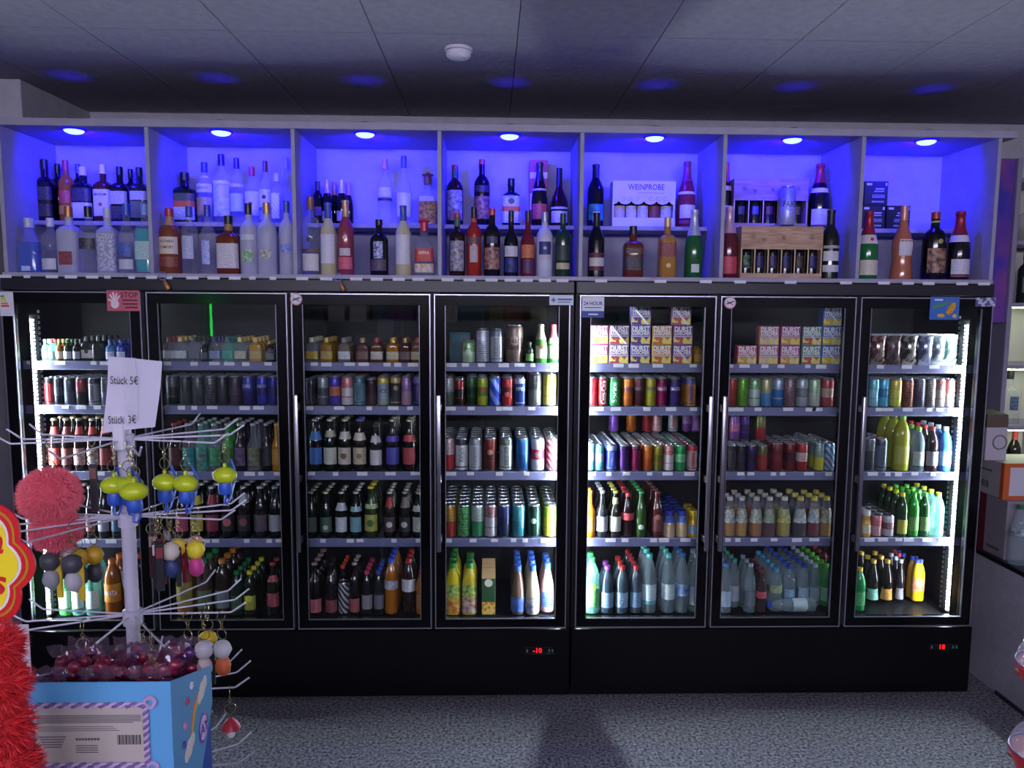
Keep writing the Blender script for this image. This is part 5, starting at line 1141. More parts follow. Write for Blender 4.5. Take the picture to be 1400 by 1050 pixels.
line(6, 2, [(1000, 'c25', '4a4a52', '2a2a30', 'dark grey can', 4), (1013, 'c25', '1c1c22', '3a3a44', 'black energy can', 4), (1027, 'c25', '3a1c5a', '1c1424', 'black and violet energy can', 3), (1042, 'c25', '1c6a34', '9a2c30', 'green and red energy can', 3, dict(scale=18)), (1062, 'c33', '5a1c20', '7a2428', 'dark red can', 4), (1079, 'c33', '6a1c22', '3a1014', 'deep red can', 4, dict()), (1096, 'c33', '9a2428', 'c8b8b4', 'red and white can', 4), (1120, 'c33', '3a78b0', 'c8c83a', 'blue can with yellow top', 6, dict(scale=16)), (1134, 'c33', '4a88c0', 'd0d8e0', 'sky blue can', 5, dict(style='diag'))])
for i, (px, a, b, d) in enumerate(((1003, '8a5aa0', 'c87a9a', 'pink and violet'), (1016, '6a3a98', '3a2460', 'purple'), (1038, '2a8a44', 'a83034', 'green and red'))):
    put(6, 2, px, 'c25', a, b, d+' can standing on another', 1, dz=.1365, dyy=.11, idx=i)
def fru(g, l, c): return dict(cap=c, labels=((.36, .70, 80, l, '6a7a6a', 'blot', 40),), liquid=(g, .62))
line(6, 3, [(x, 'fruit', 'clear', None, d, 3, fru(g, l, c)) for x, g, l, c, d in
  ((997, 'b8842c', 'd4d4d0', 'c0c0c0', 'amber juice bottle at the edge'), (1013, 'c8902c', 'd4d4cc', 'b8b8b8', 'golden juice bottle with white label'), (1033, 'a8641c', 'c8c8bc', 'b8b0a0', 'orange-brown juice bottle'), (1051, '5a1c24', 'a8b090', 'b8b4a8', 'dark cherry juice bottle'), (1071, 'a8942c', 'c8c04a', 'c8c8b8', 'yellow pear juice bottle'), (1093, '2a1418', 'c4c8d0', 'c8b85a', 'blackcurrant juice bottle'), (1112, '7a1c28', 'c8ccd8', 'd0c04a', 'red grape juice bottle'), (1129, 'c89a4a', 'd8c8a8', 'd0c04a', 'peach juice bottle'))])
line(6, 4, [(991, 'pet07', 'pet', 'b8d0e4', 'clear water bottle, light blue cap', 2, dict(cap='4a90d0')), (1006, 'pet07', 'pet', 'a8b8c0', 'clear water bottle with teal cap', 5, dict(cap='4aa898', dyy=.07)), (1022, 'pet07', 'pet', '6a7880', 'clear water bottle with grey cap', 3, dict(cap='8a9aa4')), (1040, 'cola05', '3a2a2c', None, 'soda bottle with dark red cap and pink label', 4, dict(cap='6a2430', labels=((.34, .50, 90, 'b8404e', 'e0c0c4', 'text', 40),))), (1060, 'pet05', 'pet', 'a8b888', 'clear soda bottle with green-cream label', 5, dict(dyy=.02, cap='4aa0c8', labels=((.44, .62, 80, 'b8bc98', '6a9a5a', 'blot', 30),))),
  (1078, 'pet05', 'pet', '8ab0cc', 'clear soda bottle with blue cap', 6, dict(dyy=.06, cap='2f58c0')), (1097, 'pet05', 'pet', 'a8c4d8', 'clear soda bottle with navy cap', 6, dict(dyy=.08, cap='2a3ea8')), (1113, 'pet05', 'pet', '9ab0b4', 'clear soda bottle with white cap', 6, dict(dyy=.08, cap='b8c4cc')), (1128, 'pet05', 'greenpet', '8ac8a0', 'green-tinted bottle with lime cap', 6, dict(dyy=.08, cap='7ac83a')), (1140, 'pet05', '23301f', '4a8a5a', 'dark bottle with red cap', 5, dict(dyy=.12, cap='9a2c3a'))])
# the bottle lying down
p = atY(1050, 838, 3.745)
e = empty('water_bottle', (p.x, 3.745, SHELF_Z[4]+.037), 'clear water bottle with blue cap lying on its side, sixth door', 'bottle')
e.rotation_euler = (0, math.radians(-90), 0); e.location.x = p.x+.235
e.rotation_euler = (0, math.radians(-88), .08)
bottle(e, 'petwater', .036, .25, 'pet', cap='2f48b8', labels=((.2, .5, 80, 'b8c8d0', '6a88a0'),))
# ---- door 7
line(7, 0, [(1201, 'pouch', 'b0a8a0', '8a3a34', 'silver-red drink pouch', 2), (1222, 'pouch', '5a4850', '8a7a70', 'dark berry drink pouch', 2), (1244, 'pouch', 'b8b0a8', '4a443c', 'crinkled silver drink pouch', 2), (1266, 'pouch', 'a8b0c8', '6a6a88', 'lilac-silver drink pouch', 2), (1284, 'pouch', 'b0b4bc', '7a8a8a', 'pale silver drink pouch', 2), (1301, 'pouch', 'c0ccd0', '6a9a8a', 'white and mint drink pouch', 2)])
line(7, 1, [(1194, 'c33', '4aa0b8', '8ac8d4', 'turquoise can', 4), (1208, 'c33', '5ab0d0', '2f7aa8', 'aqua blue can', 4), (1224, 'c33', 'b89a4a', 'c8c850', 'sandy yellow can', 4, dict(scale=20)), (1240, 'c33', '8a4a2c', '2a2028', 'orange and black can', 4, dict(style='text')), (1256, 'c33', '5a5464', '2f2c3a', 'grey-violet can', 4, dict(style='text')), (1272, 'c33', '8a8480', '4a4440', 'grey-brown can', 4, dict(style='text')), (1287, 'c33', '7a3430', 'a8a09c', 'rust red can', 4, dict(scale=20)), (1301, 'c33', 'b03a38', 'd4c8c0', 'red and cream can', 4, dict(scale=20))])
line(7, 2, [(1188, 'c50', '5a6068', '34383e', 'dark silver can', 3), (1204, 'c50', '6a7484', '3f4654', 'blue-grey can', 3), (1231, 'pet10', '9aa02c', 'b0b440', 'large yellow-green soda bottle', 3, dict(cap='7aa82c')), (1254, 'pet05', 'pet', 'a8b0a8', 'clear soda bottle with green cap', 4, dict(cap='6ab83a')), (1273, 'pet05', '2a1c20', '8a8a90', 'dark soda bottle with red cap', 4, dict(cap='b82c34')), (1294, 'pet05', '2f6ab8', '8ab8e0', 'blue soda bottle', 4, dict(cap='c8dce8'))])
line(7, 3, [(1184, 'jar', 'c89a4a', 'd0c8a8', 'small peach bottle at the edge', 3, dict(cap='c8c8c8')), (1198, 'cs', 'a83a48', 'd0a0a4', 'red-pink cup can', 4), (1214, 'cs', 'c4c0c4', '8a5a58', 'whitish cup can', 4), (1232, 'pet05', '1c3a1c', 'b8b83a', 'dark green bottle with yellow cap and label', 4, dict(cap='c8c83a', labels=((.08, .40, 66, 'a8a834', '5a6a24', 'text', 40),))), (1248, 'pet05', '2a8a2c', '5a9a3a', 'bright green bottle', 4, dict(cap='4ab03a')), (1263, 'pet05', '24502c', '6a9a4a', 'bottle green soda bottle', 4, dict(cap='6ac04a')), (1281, 'pet05', 'tealpet', None, 'pale green clear bottle with yellow cap', 4, dict(cap='c8cc3a'))])
line(7, 4, [(1174, 'pet05', '1f8a44', '4aa860', 'bright green soda bottle', 2, dict(cap='c8a83a', dyy=.02)), (1192, 'cola05', '1a1410', None, 'cola bottle with green label and gold cap', 3, dict(dyy=.14, cap='c8a83a', labels=((.06, .32, 80, '6aa898', 'd0e0d8', 'text', 30),))), (1211, 'cola05', '1c1210', None, 'cola bottle with orange label', 3, dict(dyy=.14, cap='c89a3a', labels=((.06, .32, 80, 'c08a3a', '4a2a1c', 'text', 30),))), (1229, 'cola05', '201c22', None, 'cola bottle with grey label and silver cap', 3, dict(dyy=.14, cap='a8b0c0', labels=((.06, .32, 80, '8a8894', 'b8b8c0', 'text', 30),))),
  (1247, 'cola05', '1c0f10', None, 'cola bottle with red label', 2, dict(dyy=.24, cap='a82c34', labels=((.12, .3, 80, 'b03038', 'e0c0c0', 'text', 30),))), (1262, 'pet05', '3a2a14', '8a3030', 'brown soda bottle with blue cap', 2, dict(dyy=.24, cap='2f4ab8')), (1279, 'pet05', 'd8a81c', 'c85a2c', 'yellow soda bottle with red label', 2, dict(dyy=.14, cap='3a4ab0', labels=((.26, .56, 90, 'c05a30', 'e0a888', 'blot', 25),))), (1294, 'pet05', 'e0b81c', 'c8602c', 'bright yellow soda bottle', 2, dict(dyy=.14, cap='34449a', labels=((.26, .56, 90, 'c86a38', 'e0b090', 'blot', 25),)))])

# ================================================================== goods on the right-hand counter
def carton_box(name, label, x0, x1, y0, y1, z0, z1, col, rz=0.):
    e = empty(name, ((x0+x1)/2, (y0+y1)/2, z0), label, 'box', None, rz)
    w, d, h = (x1-x0)/2, (y1-y0)/2, z1-z0
    MB().rbox(-w, w, -d, d, 0, h, .002).build('carton', col, e)
    return e, w, d, h
CT = .6805
e, w, d, h = carton_box('cardboard_box', 'large grey and wine red carton standing on the side counter', 2.575, 2.90, 3.665, 3.945, CT, .98, mat('8f8a92', .6))
MB().box(-w-.0008, -w-.0002, d-.12, d, 0, h).build('red_edge', mat('6a2434', .5), e)
MB().box(-w-.0010, -w-.0003, -d+.04, -d+.14, .03, .045).build('printed_line', mat('5a565e', .6), e)
e, w, d, h = carton_box('cardboard_box', 'flat white carton with orange side on top of the grey carton', 2.570, 2.92, 3.70, 3.945, .9806, 1.165, mat('b0acae', .6))
MB().box(-w-.0008, w, -d-.0010, -d-.0002, 0, h).build('orange_side', mat('c8602c', .5), e)
MB().box(-w+.03, w, -d-.0018, -d-.0011, .02, h-.02).build('label_field', mat('cfcad4', .5), e)
MB().box(-w-.0008, -w-.0002, -d, -d+.025, 0, h).build('orange_edge', mat('c8602c', .5), e)
tx = MB(); text_flat(tx, 'Tea', 0, 0, h*.32, .07, bold=.02)
tx.v = [(-w-.0012, -x+.04, z) for x, y, z in tx.v]; tx.build('lettering', mat('5a565e', .6), e)
MB().box(-w-.0012, -w-.0004, -.03, .10, h*.66, h*.71).build('printed_line', mat('5a565e', .6), e)
e, w, d, h = carton_box('cardboard_box', 'small white carton with brown lid on the flat carton', 2.515, 2.625, 3.775, 3.94, 1.1656, 1.335, mat('b8b2bc', .6))
MB().prism([(-d, h+.0005), (d, h+.0005), (d-.03, h+.075), (-d+.005, h+.065)], -w, w, 'x').build('lid_flap', mat('5a4a40', .6), e)
MB().torus((w*.3, -d-.001, h*.55), .035, .004, 'y', 24, 6).build('ring_print', mat('77707c', .6), e)
# bottles on the lit shelves
def shelf_bottle(px, zi, r, h, kind, g, label, **kw):
    p = atY(px, 450, 4.06)
    e = empty('liquor_bottle', (max(p.x, 2.722+r), 4.06, UZ[zi]+.0005), label, 'bottle', 'bottles on the right shelf unit'); bottle(e, kind, r, h, g, **kw)
shelf_bottle(1386, 1, .048, .285, 'square', 'clear', 'clear bottle with slanted blue label and black cap on the lit shelf', cap='16161e', labels=((.26, .52, 26, '33486a', 'b8c4d4', 'text', 40),))
shelf_bottle(1380, 0, .034, .265, 'wine', '15301a', 'dark green bottle with red cap below the lit shelf', cap='8a2a2a')
shelf_bottle(1399, 0, .034, .285, 'wine', '1a1412', 'dark bottle with red cap at the photo edge', cap='8a2a2a')
shelf_bottle(1395, 4, .040, .22, 'square', 'clear', 'clear bottle with dark label on the highest right shelf', cap='1c1c26', labels=((.1, .5, 50, '2a2834', 'b0b0c0'),))
shelf_bottle(1396, 3, .036, .27, 'liquor', '23252a', 'dark bottle standing above the lit shelf', cap='16161c', labels=((.2, .5, 50, '55604a', 'b0b0a0'),))
# water bottle on the counter
e = empty('water_bottle', (2.606, 3.61, CT), 'large clear water bottle on the side counter before the cartons', 'bottle')
bottle(e, 'petwater', .046, .30, 'pet', cap='2f6a4a', labels=((.5, .62, 80, 'b8c4cc', '33584a', 'blot', 30),))

# ================================================================== sales counter at the near left and its goods
ct = empty('sales_counter', (-1.1, .7, 0), 'sales counter at the near left edge', 'counter')
MB().rbox(-1.2, .64, -.5, .54, 0, 1.06, .004).build('counter_body', mat('4a4850', .6), ct)
MB().rbox(-1.21, .66, -.52, .57, 1.0605, 1.0995, .005).build('counter_top', mat('6a6874', .35), ct)
CZ = 1.10
# blue candy box -------------------------------------------------------
bx0, bx1, by0, by1, bz1 = -.705, -.473, 1.10, 1.262, 1.386
cbx = empty('candy_box', (bx0, by0, CZ), 'open light blue cardboard box full of candy bags', 'box')
blue = two_tone('2f6a9a', '5090bc', 'cell', 26, .06, .55)
deep = mat('0f4098', .5)
def q(mb, name, m, sm=None):
    mb.v = [(v[0]-bx0, v[1]-by0, v[2]-CZ) for v in mb.v]; return mb.build(name, m, cbx, sm)
q(MB().box(bx0, bx1, by0, by0+.002, CZ+.0005, bz1), 'front_panel', blue)
side = [(by0+.0021, bz1), (by1, bz1-.055), (by1, bz1-.12), (by0+.06, CZ+.005), (by0+.0021, CZ+.005)]
q(MB().prism(side, bx1-.002, bx1, 'x'), 'side_panel', blue)
q(MB().prism(side, bx0, bx0+.002, 'x'), 'side_panel', blue)
q(MB().box(bx0+.003, bx1-.003, by1-.004, by1-.002, CZ+.0005, bz1-.10), 'back_panel', deep)
q(MB().prism([(by0+.004, bz1-.02), (by1-.0045, bz1-.125), (by1-.0045, CZ+.0005), (by0+.004, CZ+.0005)], bx1-.0046, bx1-.0026, 'x'), 'inner_tray_side', deep)
q(MB().box(bx0+.003, bx1-.005, by0+.004, by1-.005, CZ+.0005, CZ+.003), 'bottom_panel', deep)
# print on the front: label with rope border
la, lb = atY(50, 1043, by0), atY(196, 965, by0)
y_ = by0-.0008
q(MB().box(la.x, lb.x, y_, by0-.0001, la.z, lb.z), 'label_field', mat('a29a92', .6))
ln = MB(); W = lb.x-la.x
for k in range(6): ln.box(la.x+.004, lb.x-.004-(.012 if k == 5 else 0), y_-.0004, y_-.0001, lb.z-.0145-k*.0022, lb.z-.0135-k*.0022)
for k in range(3): ln.box(la.x+.006, lb.x-.045+.004*k, y_-.0004, y_-.0001, lb.z-.032-k*.003, lb.z-.0312-k*.003)
for k in range(5): ln.box(la.x+.006+.002*k, la.x+.046-.002*k, y_-.0004, y_-.0001, lb.z-.048-k*.004, lb.z-.0466-k*.004)
for k in range(4): ln.box(la.x+.060, la.x+.092, y_-.0004, y_-.0001, lb.z-.062-k*.0035, lb.z-.0608-k*.0035)
for k in range(8): ln.box(la.x+.060+k*.0045, la.x+.0635+k*.0045, y_-.0004, y_-.0001, lb.z-.053, lb.z-.0495)
q(ln, 'printed_line', mat('4a464e', .6))
bc = MB(); xx = lb.x-.040
for k in range(14):
    w = (.0008, .0016, .0011, .0022)[(k*7) % 4]; bc.box(xx, xx+w, y_-.0004, y_-.0001, lb.z-.060, lb.z-.045); xx += w+.0011
q(bc, 'barcode', mat('201e24', .6))
def rope(p0, p1, name='rope_border'):
    p0, p1 = Vector(p0), Vector(p1); n = 60; d = (p1-p0)
    up = Vector((0, 0, 1)) if abs(d.x) > abs(d.z) else Vector((1, 0, 0))
    for ph, c in ((0, 'b49ab8'), (PI, '6a5a8a')):
        pts = [p0+d*(i/n)+up*.0026*math.sin(i*.9+ph)+Vector((0, -.0016*math.cos(i*.9+ph), 0)) for i in range(n+1)]
        q(MB().tube(pts, .0024, 6), name, mat(c, .6))
yy = by0-.003
rope((la.x-.004, yy, lb.z+.003), (lb.x+.004, yy, lb.z+.003)); rope((la.x-.004, yy, la.z-.003), (lb.x+.004, yy, la.z-.003))
rope((la.x-.004, yy, la.z-.003), (la.x-.004, yy, lb.z+.003)); rope((lb.x+.004, yy, la.z-.003), (lb.x+.004, yy, lb.z+.003))
for cx, cz in ((lb.x+.011, lb.z+.007), (lb.x+.011, la.z-.007)): q(MB().torus((cx, yy, cz), .0075, .0032, n=18), 'rope_knot', mat('a890b4', .6))
# print on the side: rainbow, clouds, badge
xs = bx1+.0004
for k, c in enumerate(('d8703a', 'd8b83a', '5aa05a')):
    R0 = .050-.0045*k; pts = []
    arc = MB(); N = 14; c0 = (by0+.115, bz1-.135)
    poly = [(c0[0]+R0*math.cos(a), c0[1]+1.35*R0*math.sin(a)) for a in [math.radians(95+75*i/N) for i in range(N+1)]]
    poly += [(c0[0]+(R0-.0045)*math.cos(a), c0[1]+1.35*(R0-.0045)*math.sin(a)) for a in [math.radians(95+75*i/N) for i in range(N, -1, -1)]]
    q(MB().prism(poly, xs-.0003, xs+.0003, 'x'), 'rainbow_band', mat(c, .5))
for (cy, cz) in ((by0+.118, bz1-.075), (by0+.060, bz1-.140)):
    for dy, dz, rr in ((0, 0, .013), (.012, .007, .010), (-.011, -.006, .010)):
        q(MB().ell((xs, cy+dy, cz+dz), .0008, rr, rr*1.2, 12, 6), 'cloud', mat('d4d0c4', .6))
q(MB().ell((xs, by0+.118, bz1-.140), .0010, .020, .026, 18, 6), 'badge_ring', mat('7a3a9a', .5))
q(MB().ell((xs+.0006, by0+.118, bz1-.140), .0008, .016, .021, 18, 6), 'badge_face', mat('c8b8dc', .5))
tx = MB(); text_flat(tx, 'AY', 0, 0, 0, .026, bold=.03); tx.v = [(xs+.0018, by0+.118+x, bz1-.140+z) for x, y, z in tx.v]; q(tx, 'lettering', mat('6a2f90', .5))
for cy, cz, c in ((.075, -.035, 'd8d4e0'), (.058, -.052, 'b03a5a'), (.045, -.085, 'c07aa0'), (.038, -.112, '5a3a8a')):
    q(MB().torus((xs+.0004, by0+cy, bz1+cz-.01), .0045, .0016, 'x', 12, 5), 'ring_print', mat(c, .5))
# candy bags
film = clear('5a2440', .22, .05, edge=.12)
for i in range(9):
    r_ = random.Random(40+i); col = i % 3; row_ = i//3
    cx = bx0+.040+col*.072+row_*.004; cy = by0+.032+row_*.048; cz = CZ+.215+row_*.012-(0 if row_ < 2 else .02)
    e = empty('candy_bag', (cx, cy, cz-.06), 'clear bag of purple-red candy, %s from left in the %s row of the blue box' % (ORD[col], ('near', 'middle', 'far')[row_]), 'candy bag', 'candy bags in the blue box')
    mb = MB()
    for k in range(34):
        a, bq, c = r_.uniform(-1, 1), r_.uniform(-1, 1), r_.uniform(-1, 1)
        mb.ell((a*.026, bq*.013, .06+c*.054), .0105, .008, .0095, 8, 6, noise=.12, seed=i*50+k, m=0 if r_.random() < .7 else 1)
    o = mb.build('candy', [mat('6e1730', .25), mat('45205a', .25)], e, 60); o['kind'] = 'stuff'
    fb = MB(); fb.ell((0, 0, .06), .036, .022, .068, 26, 20, noise=.085, seed=70+i)
    fb.build('film', film, e, 18)
    MB().add([(-.034+.0085*k, .004*math.sin(k*2.1+i), .122+.004*math.cos(k*1.7)) for k in range(9)]+[(-.036+.009*k, .006*math.sin(k*2.1+i+1), .140+.003*math.sin(k*3.)) for k in range(9)],
        [(k, k+1, k+10, k+9) for k in range(8)]).build('sealed_edge', clear('a890a8', .10, .08, edge=.12), e)
# white card behind
cd = MB().rbox(-.020, .024, -.001, .001, 0, .296, .0004).build('white_card', mat('bcb6bc', .7))
p = atY(28, 940, 1.04); cd.location = (-.812, 1.285, CZ)
tag(cd, 'plain white card standing between the red plush and the blue box', 'card')
# red plush at the left edge
p = atY(6, 960, .98)
pl = empty('red_plush', (p.x-.012, .98, CZ), 'bright red shaggy plush at the lower left edge', 'plush toy')
fm = MB(); bm_ = MB()
for k, (dx, zz, rx, rz) in enumerate(((0, .395, .034, .026), (.004, .345, .036, .034), (.004, .285, .037, .036), (.010, .225, .040, .040), (.014, .165, .044, .042), (.016, .105, .046, .042), (.012, .066, .048, .047))):
    bm_.ell((dx, 0, zz), rx*.86, .034, rz, 16, 10); fm.fur((dx, 0, zz), rx*.86, .034, rz, 1500, .014, 5+k, 0, .0013)
bm_.build('body', mat('a8101c', .8), pl, 60); o = fm.build('fur', mat('c81c26', .7), pl); o['kind'] = 'stuff'
MB().ell((-.022, -.047, .195), .024, .004, .020, 18, 8).build('badge', mat('3a6ab0', .4), pl, 50)
MB().ell((-.022, -.050, .192), .018, .003, .014, 18, 8).build('badge_face', two_tone('d8b82c', '6a4a20', 'blot', 90), pl, 50)
# flower-shaped lollipop sign
p = atY(-56, 768, 1.05)
sg = empty('lollipop_sign', (p.x, 1.05, CZ), 'flower-shaped yellow and red candy sign at the left edge', 'sign')
zc = p.z-CZ
def flower(R, n=72, lob=8, amp=.13): return [(R*(1-amp+amp*abs(math.cos(lob/2*(2*PI*i/n)+.15))*1.0)*math.cos(2*PI*i/n), zc+R*(1-amp+amp*abs(math.cos(lob/2*(2*PI*i/n)+.15)))*math.sin(2*PI*i/n)) for i in range(n)]
for k, (R, c) in enumerate(((.105, 'b8141c'), (.097, 'a8701c'), (.093, 'b8141c'), (.088, 'd0c8c0'), (.084, 'd8c41c'))):
    MB().prism(flower(R), -.0035-.0008*k, -.0028-.0008*k if k else .0, 'y').build('sign_layer', mat(c, .4), sg)
tx = MB(); text_flat(tx, 'Chupa', .0, -.0074, zc+.030, .052, width=.126, shear=.25, bold=.02); text_flat(tx, 'Chups', .0, -.0074, zc-.028, .052, width=.126, shear=.25, bold=.02)
tx.build('lettering', mat('b01820', .4), sg)
MB().lathe([(.006, 0, 0), (.006, zc-.06, 0)], 10).build('stick', mat('d8d0d0', .4), sg, 50)
MB().lathe([(.045, 0, 0), (.045, .006, 0), (.008, .012, 0)], 24).build('foot', mat('b8141c', .4), sg, 40)

# ================================================================== the revolving keychain rack
RX, RY = -.79, 1.66
rk = empty('keychain_rack', (RX, RY, 0), 'white revolving wire rack with keychains at the left', 'display rack')
rw = mat('bcb8c8', .35)
MB().lathe([(.19, 0, 0), (.19, .012, 0), (.03, .03, 0), (.0145, .035, 0), (.0145, 1.69, 0)], 24).build('pole', rw, rk, 40)
TZ = [1.650, 1.480, 1.257, 1.075, .885]
AZ = [[14, 38, -12, -58, -95, 196, 181, 165, 112, 72], [12, 28, -8, 75, -120, 150, 174, 186, 198, 215], [22, 40, 2, 65, -50, -92, 172, 190, 204, 120], [25, 42, 5, -30, -70, 170, 200, 230, 100, 135], [30, 8, -25, 60, -80, 165, 195, 225, 110, 140]]
AL = .246
def arm_pt(tier, az, s):
    a = math.radians(az)
    z = TZ[tier] if s < .87 else TZ[tier]+.022*(s-.87)/.13
    return Vector((AL*s*math.cos(a), AL*s*math.sin(a), z))
for ti in range(5):
    MB().lathe([(.0146, TZ[ti]-.024, 0), (.020, TZ[ti]-.022, 0), (.020, TZ[ti]+.010, 0), (.0146, TZ[ti]+.012, 0)], 20, closed=False).build('hub', rw, rk, 40)
    for az in AZ[ti]:
        pts = [arm_pt(ti, az, s) for s in (.075, .5, .86, .88, 1.0)]
        MB().tube(pts, .0021, 8).build('hook', rw, rk, 50)
# paper sign on top
pa, pb, pc, pd = atY(148, 487, 1.63), atY(222, 494, 1.63), atY(214, 583, 1.63), atY(141, 592, 1.63)
ps = empty('price_sign', (RX, 1.63, 1.66), 'white paper price sign taped on top of the keychain rack', 'sign')
mb = MB(); vs = []; NU, NV = 8, 8
for dpt in (0, .0006):
    for j in range(NV+1):
        for i in range(NU+1):
            u, v = i/NU, j/NV
            P0 = (pa*(1-u)+pb*u)*(1-v)+(pd*(1-u)+pc*u)*v
            bend = .006*math.sin(u*PI*1.2)*(.4+v)+.004*math.sin(v*4)
            vs.append(P0-Vector((RX, 1.63, 1.66))+Vector((0, bend+dpt, 0)))
fs = []; n1 = (NU+1)*(NV+1)
for j in range(NV):
    for i in range(NU):
        a = j*(NU+1)+i; fs.append((a, a+NU+1, a+NU+2, a+1)); fs.append((n1+a, n1+a+1, n1+a+NU+2, n1+a+NU+1))
mb.add(vs, fs).build('paper', mat('bdbacb', .7), ps, 60)
for t_, px, py, sz, rr in (('Stück 5€', 168, 521, .024, -.03), ('Stück  3€', 165, 575, .024, .02)):
    P0 = atY(px, py, 1.62)-Vector((RX, 1.63, 1.66))
    tx = MB(); text_flat(tx, t_, P0.x, -.0035, P0.z, sz, rot=rr, bold=.004, width=.058); tx.build('lettering', mat('26242c', .6), ps)
tp = atY(176, 540, 1.62)-Vector((RX, 1.63, 1.66))
MB().box(tp.x-.012, tp.x+.014, -.0030, -.0026, tp.z-.055, tp.z+.078).build('clear_tape', clear('d8d8e4', .18, .1), ps)
MB().rbox(-.012, .012, .002, .012, -.03, .045, .002).build('sign_clip', mat('c8c4d0', .4), ps)

gold = mat('b8a878', .25, .9); chrome = mat('c4c4cc', .2, 1.0)
kc_n = {}
def keychain(tier, az, s, label, build, drop=.0, ringm=gold, group='keychains on the rack'):
    """hangs from a hook: two rings and a chain, then the pendant"""
    w = arm_pt(tier, az, s)
    e = empty('keychain', (RX+w.x, RY+w.y, TZ[tier]+.0021), label, 'keychain', group, RND.uniform(-.5, .5))
    MB().torus((0, 0, -.0105), .0115, .0009, 'x', 18, 6, tilt=.1).build('hook_ring', ringm, e, 60)
    ch = MB(); z = -.0225
    for k in range(3):
        ch.torus((0, 0, z-.0035), .0038, .0008, 'y' if k % 2 else 'x', 10, 5); z -= .0062
    ch.build('chain', ringm, e, 60)
    z -= .011
    MB().torus((0, 0, z), .0125, .0010, 'y', 18, 6).build('split_ring', ringm, e, 60)
    build(e, z-.012-drop)
    return e
lime, blu = mat('a8b818', .35), mat('2a4fae', .4)
def lime_charm(face=0):
    def f(e, z):
        MB().lathe([(.002, z-.001, 0), (.0045, z-.004, 0), (.0035, z-.012, 0)], 10).build('loop_bead', lime, e, 50)
        MB().ell((0, 0, z-.029), .028, .023, .019, 20, 12).build('oval_bead', lime, e, 60)
        MB().lathe([(.011, z-.072, 0), (.015, z-.068, 0), (.016, z-.056, 0), (.014, z-.045, 0)], 16).build('blue_bead', blu, e, 50)
        MB().tube([(.004, .014, z+.006), (.007, .024, z-.02), (.008, .020, z-.050), (.009, .004, z-.082), (.004, -.002, z-.094), (-.003, .0, z-.092), (-.004, .006, z-.076)], .0028, 6).build('blue_strap', blu, e, 50)
    return f
def blob_charm(c1, c2, c3=None):
    def f(e, z):
        MB().ell((0, 0, z-.024), .021, .018, .021, 14, 10, noise=.07, seed=3).build('upper_bead', mat(c1, .5), e, 60)
        MB().ell((.001, .0, z-.062), .018, .016, .023, 14, 10, noise=.07, seed=4).build('lower_bead', mat(c2, .5), e, 60)
        if c3: MB().rbox(.010, .022, -.003, .003, z-.105, z-.015, .001).build('strap', mat(c3, .5), e)
    return f
def strap_charm(c, c2):
    def f(e, z):
        MB().rbox(-.009, .009, -.002, .002, z-.105, z+.002, .0015).build('strap', mat(c, .5), e)
        MB().rbox(-.0075, .0075, -.0042, -.0022, z-.030, z-.006, .0008).build('strap_patch', mat(c2, .5), e)
    return f
def pompom(e, z):
    b1 = MB().ell((0, 0, z-.050), .055, .048, .053, 20, 14).ell((.008, 0, z-.128), .046, .040, .040, 20, 14)
    b1.build('core', mat('c04458', .8), e, 60)
    fm = MB().fur((0, 0, z-.050), .055, .048, .053, 4400, .011, 21, 0, .0011).fur((.008, 0, z-.128), .046, .040, .040, 3000, .010, 22, 0, .0011)
    o = fm.build('fur', mat('e8707e', .8), e); o['kind'] = 'stuff'
keychain(0, 196, .60, 'fluffy pink pompom keychain on the uppermost hooks', pompom)
for az, s, d in ((-95, .18, 'in front of the pole'), (-58, .22, 'right of the pole, nearest'), (-58, .48, 'right of the pole, second'), (-12, .38, 'third right of the pole'), (-12, .58, 'fourth right of the pole'), (14, .82, 'farthest right on the uppermost hooks')):
    keychain(0, az, s, 'lime green and blue bead keychain, '+d, lime_charm())
keychain(0, 112, .5, 'grey strap keychain hanging behind the pole', strap_charm('3a3a40', '5a5a62'), group='strap keychains')
keychain(0, 165, .34, 'dark strap keychain behind the pink pompom', strap_charm('2c2830', '6a4a44'), group='strap keychains')
for az, s, c, d in ((198, .62, ('3f4044', '8a8a90', 'c8a820'), 'grey and yellow keychain left of the pole, outermost'), (198, .40, ('c8a428', '44444a', None), 'yellow and grey keychain left of the pole, inner'), (186, .50, ('c8c0c0', '4a4a50', 'b89a20'), 'white and grey keychain on the middle left hook'), (186, .30, ('b8901c', '3a3a40', None), 'mustard keychain nearest the pole on the middle left hook'), (215, .45, ('44444c', 'b0b0b4', 'c8a820'), 'dark grey keychain with yellow strap on the near left hook'),
   (174, .55, ('8a8a90', '2a2a30', '2a2a30'), 'black and grey keychain on the far left hook'), (28, .40, ('d0b83a', '8a2030', '6a1424'), 'yellow-topped dark red keychain right of the pole'), (12, .34, ('c8c0b0', '2a3a6a', '16161c'), 'white and navy keychain right of the pole'), (28, .55, ('c89a88', '7a1c28', '16141a'), 'peach and red keychain right of the pole'), (12, .55, ('d8c82c', 'c03a80', None), 'yellow and pink keychain on the right middle hook')):
    keychain(1, az, s, d, blob_charm(*c))
for az, s, d, c, c2 in ((28, .26, 'dark red strap keychain right beside the pole', '6a1420', '2a1014'), (75, .3, 'maroon strap keychain behind the pole', '561420', 'b0a0a0'), (12, .22, 'black strap keychain with white patch beside the pole', '121218', 'c8c4c8'), (-8, .28, 'narrow black strap keychain before the second door', '15151c', '7a2a30')):
    keychain(1, az, s, d, strap_charm(c, c2), group='strap keychains')
keychain(1, 75, .5, 'black strap keychain behind the pole', strap_charm('131318', '8a8a94'), group='strap keychains')
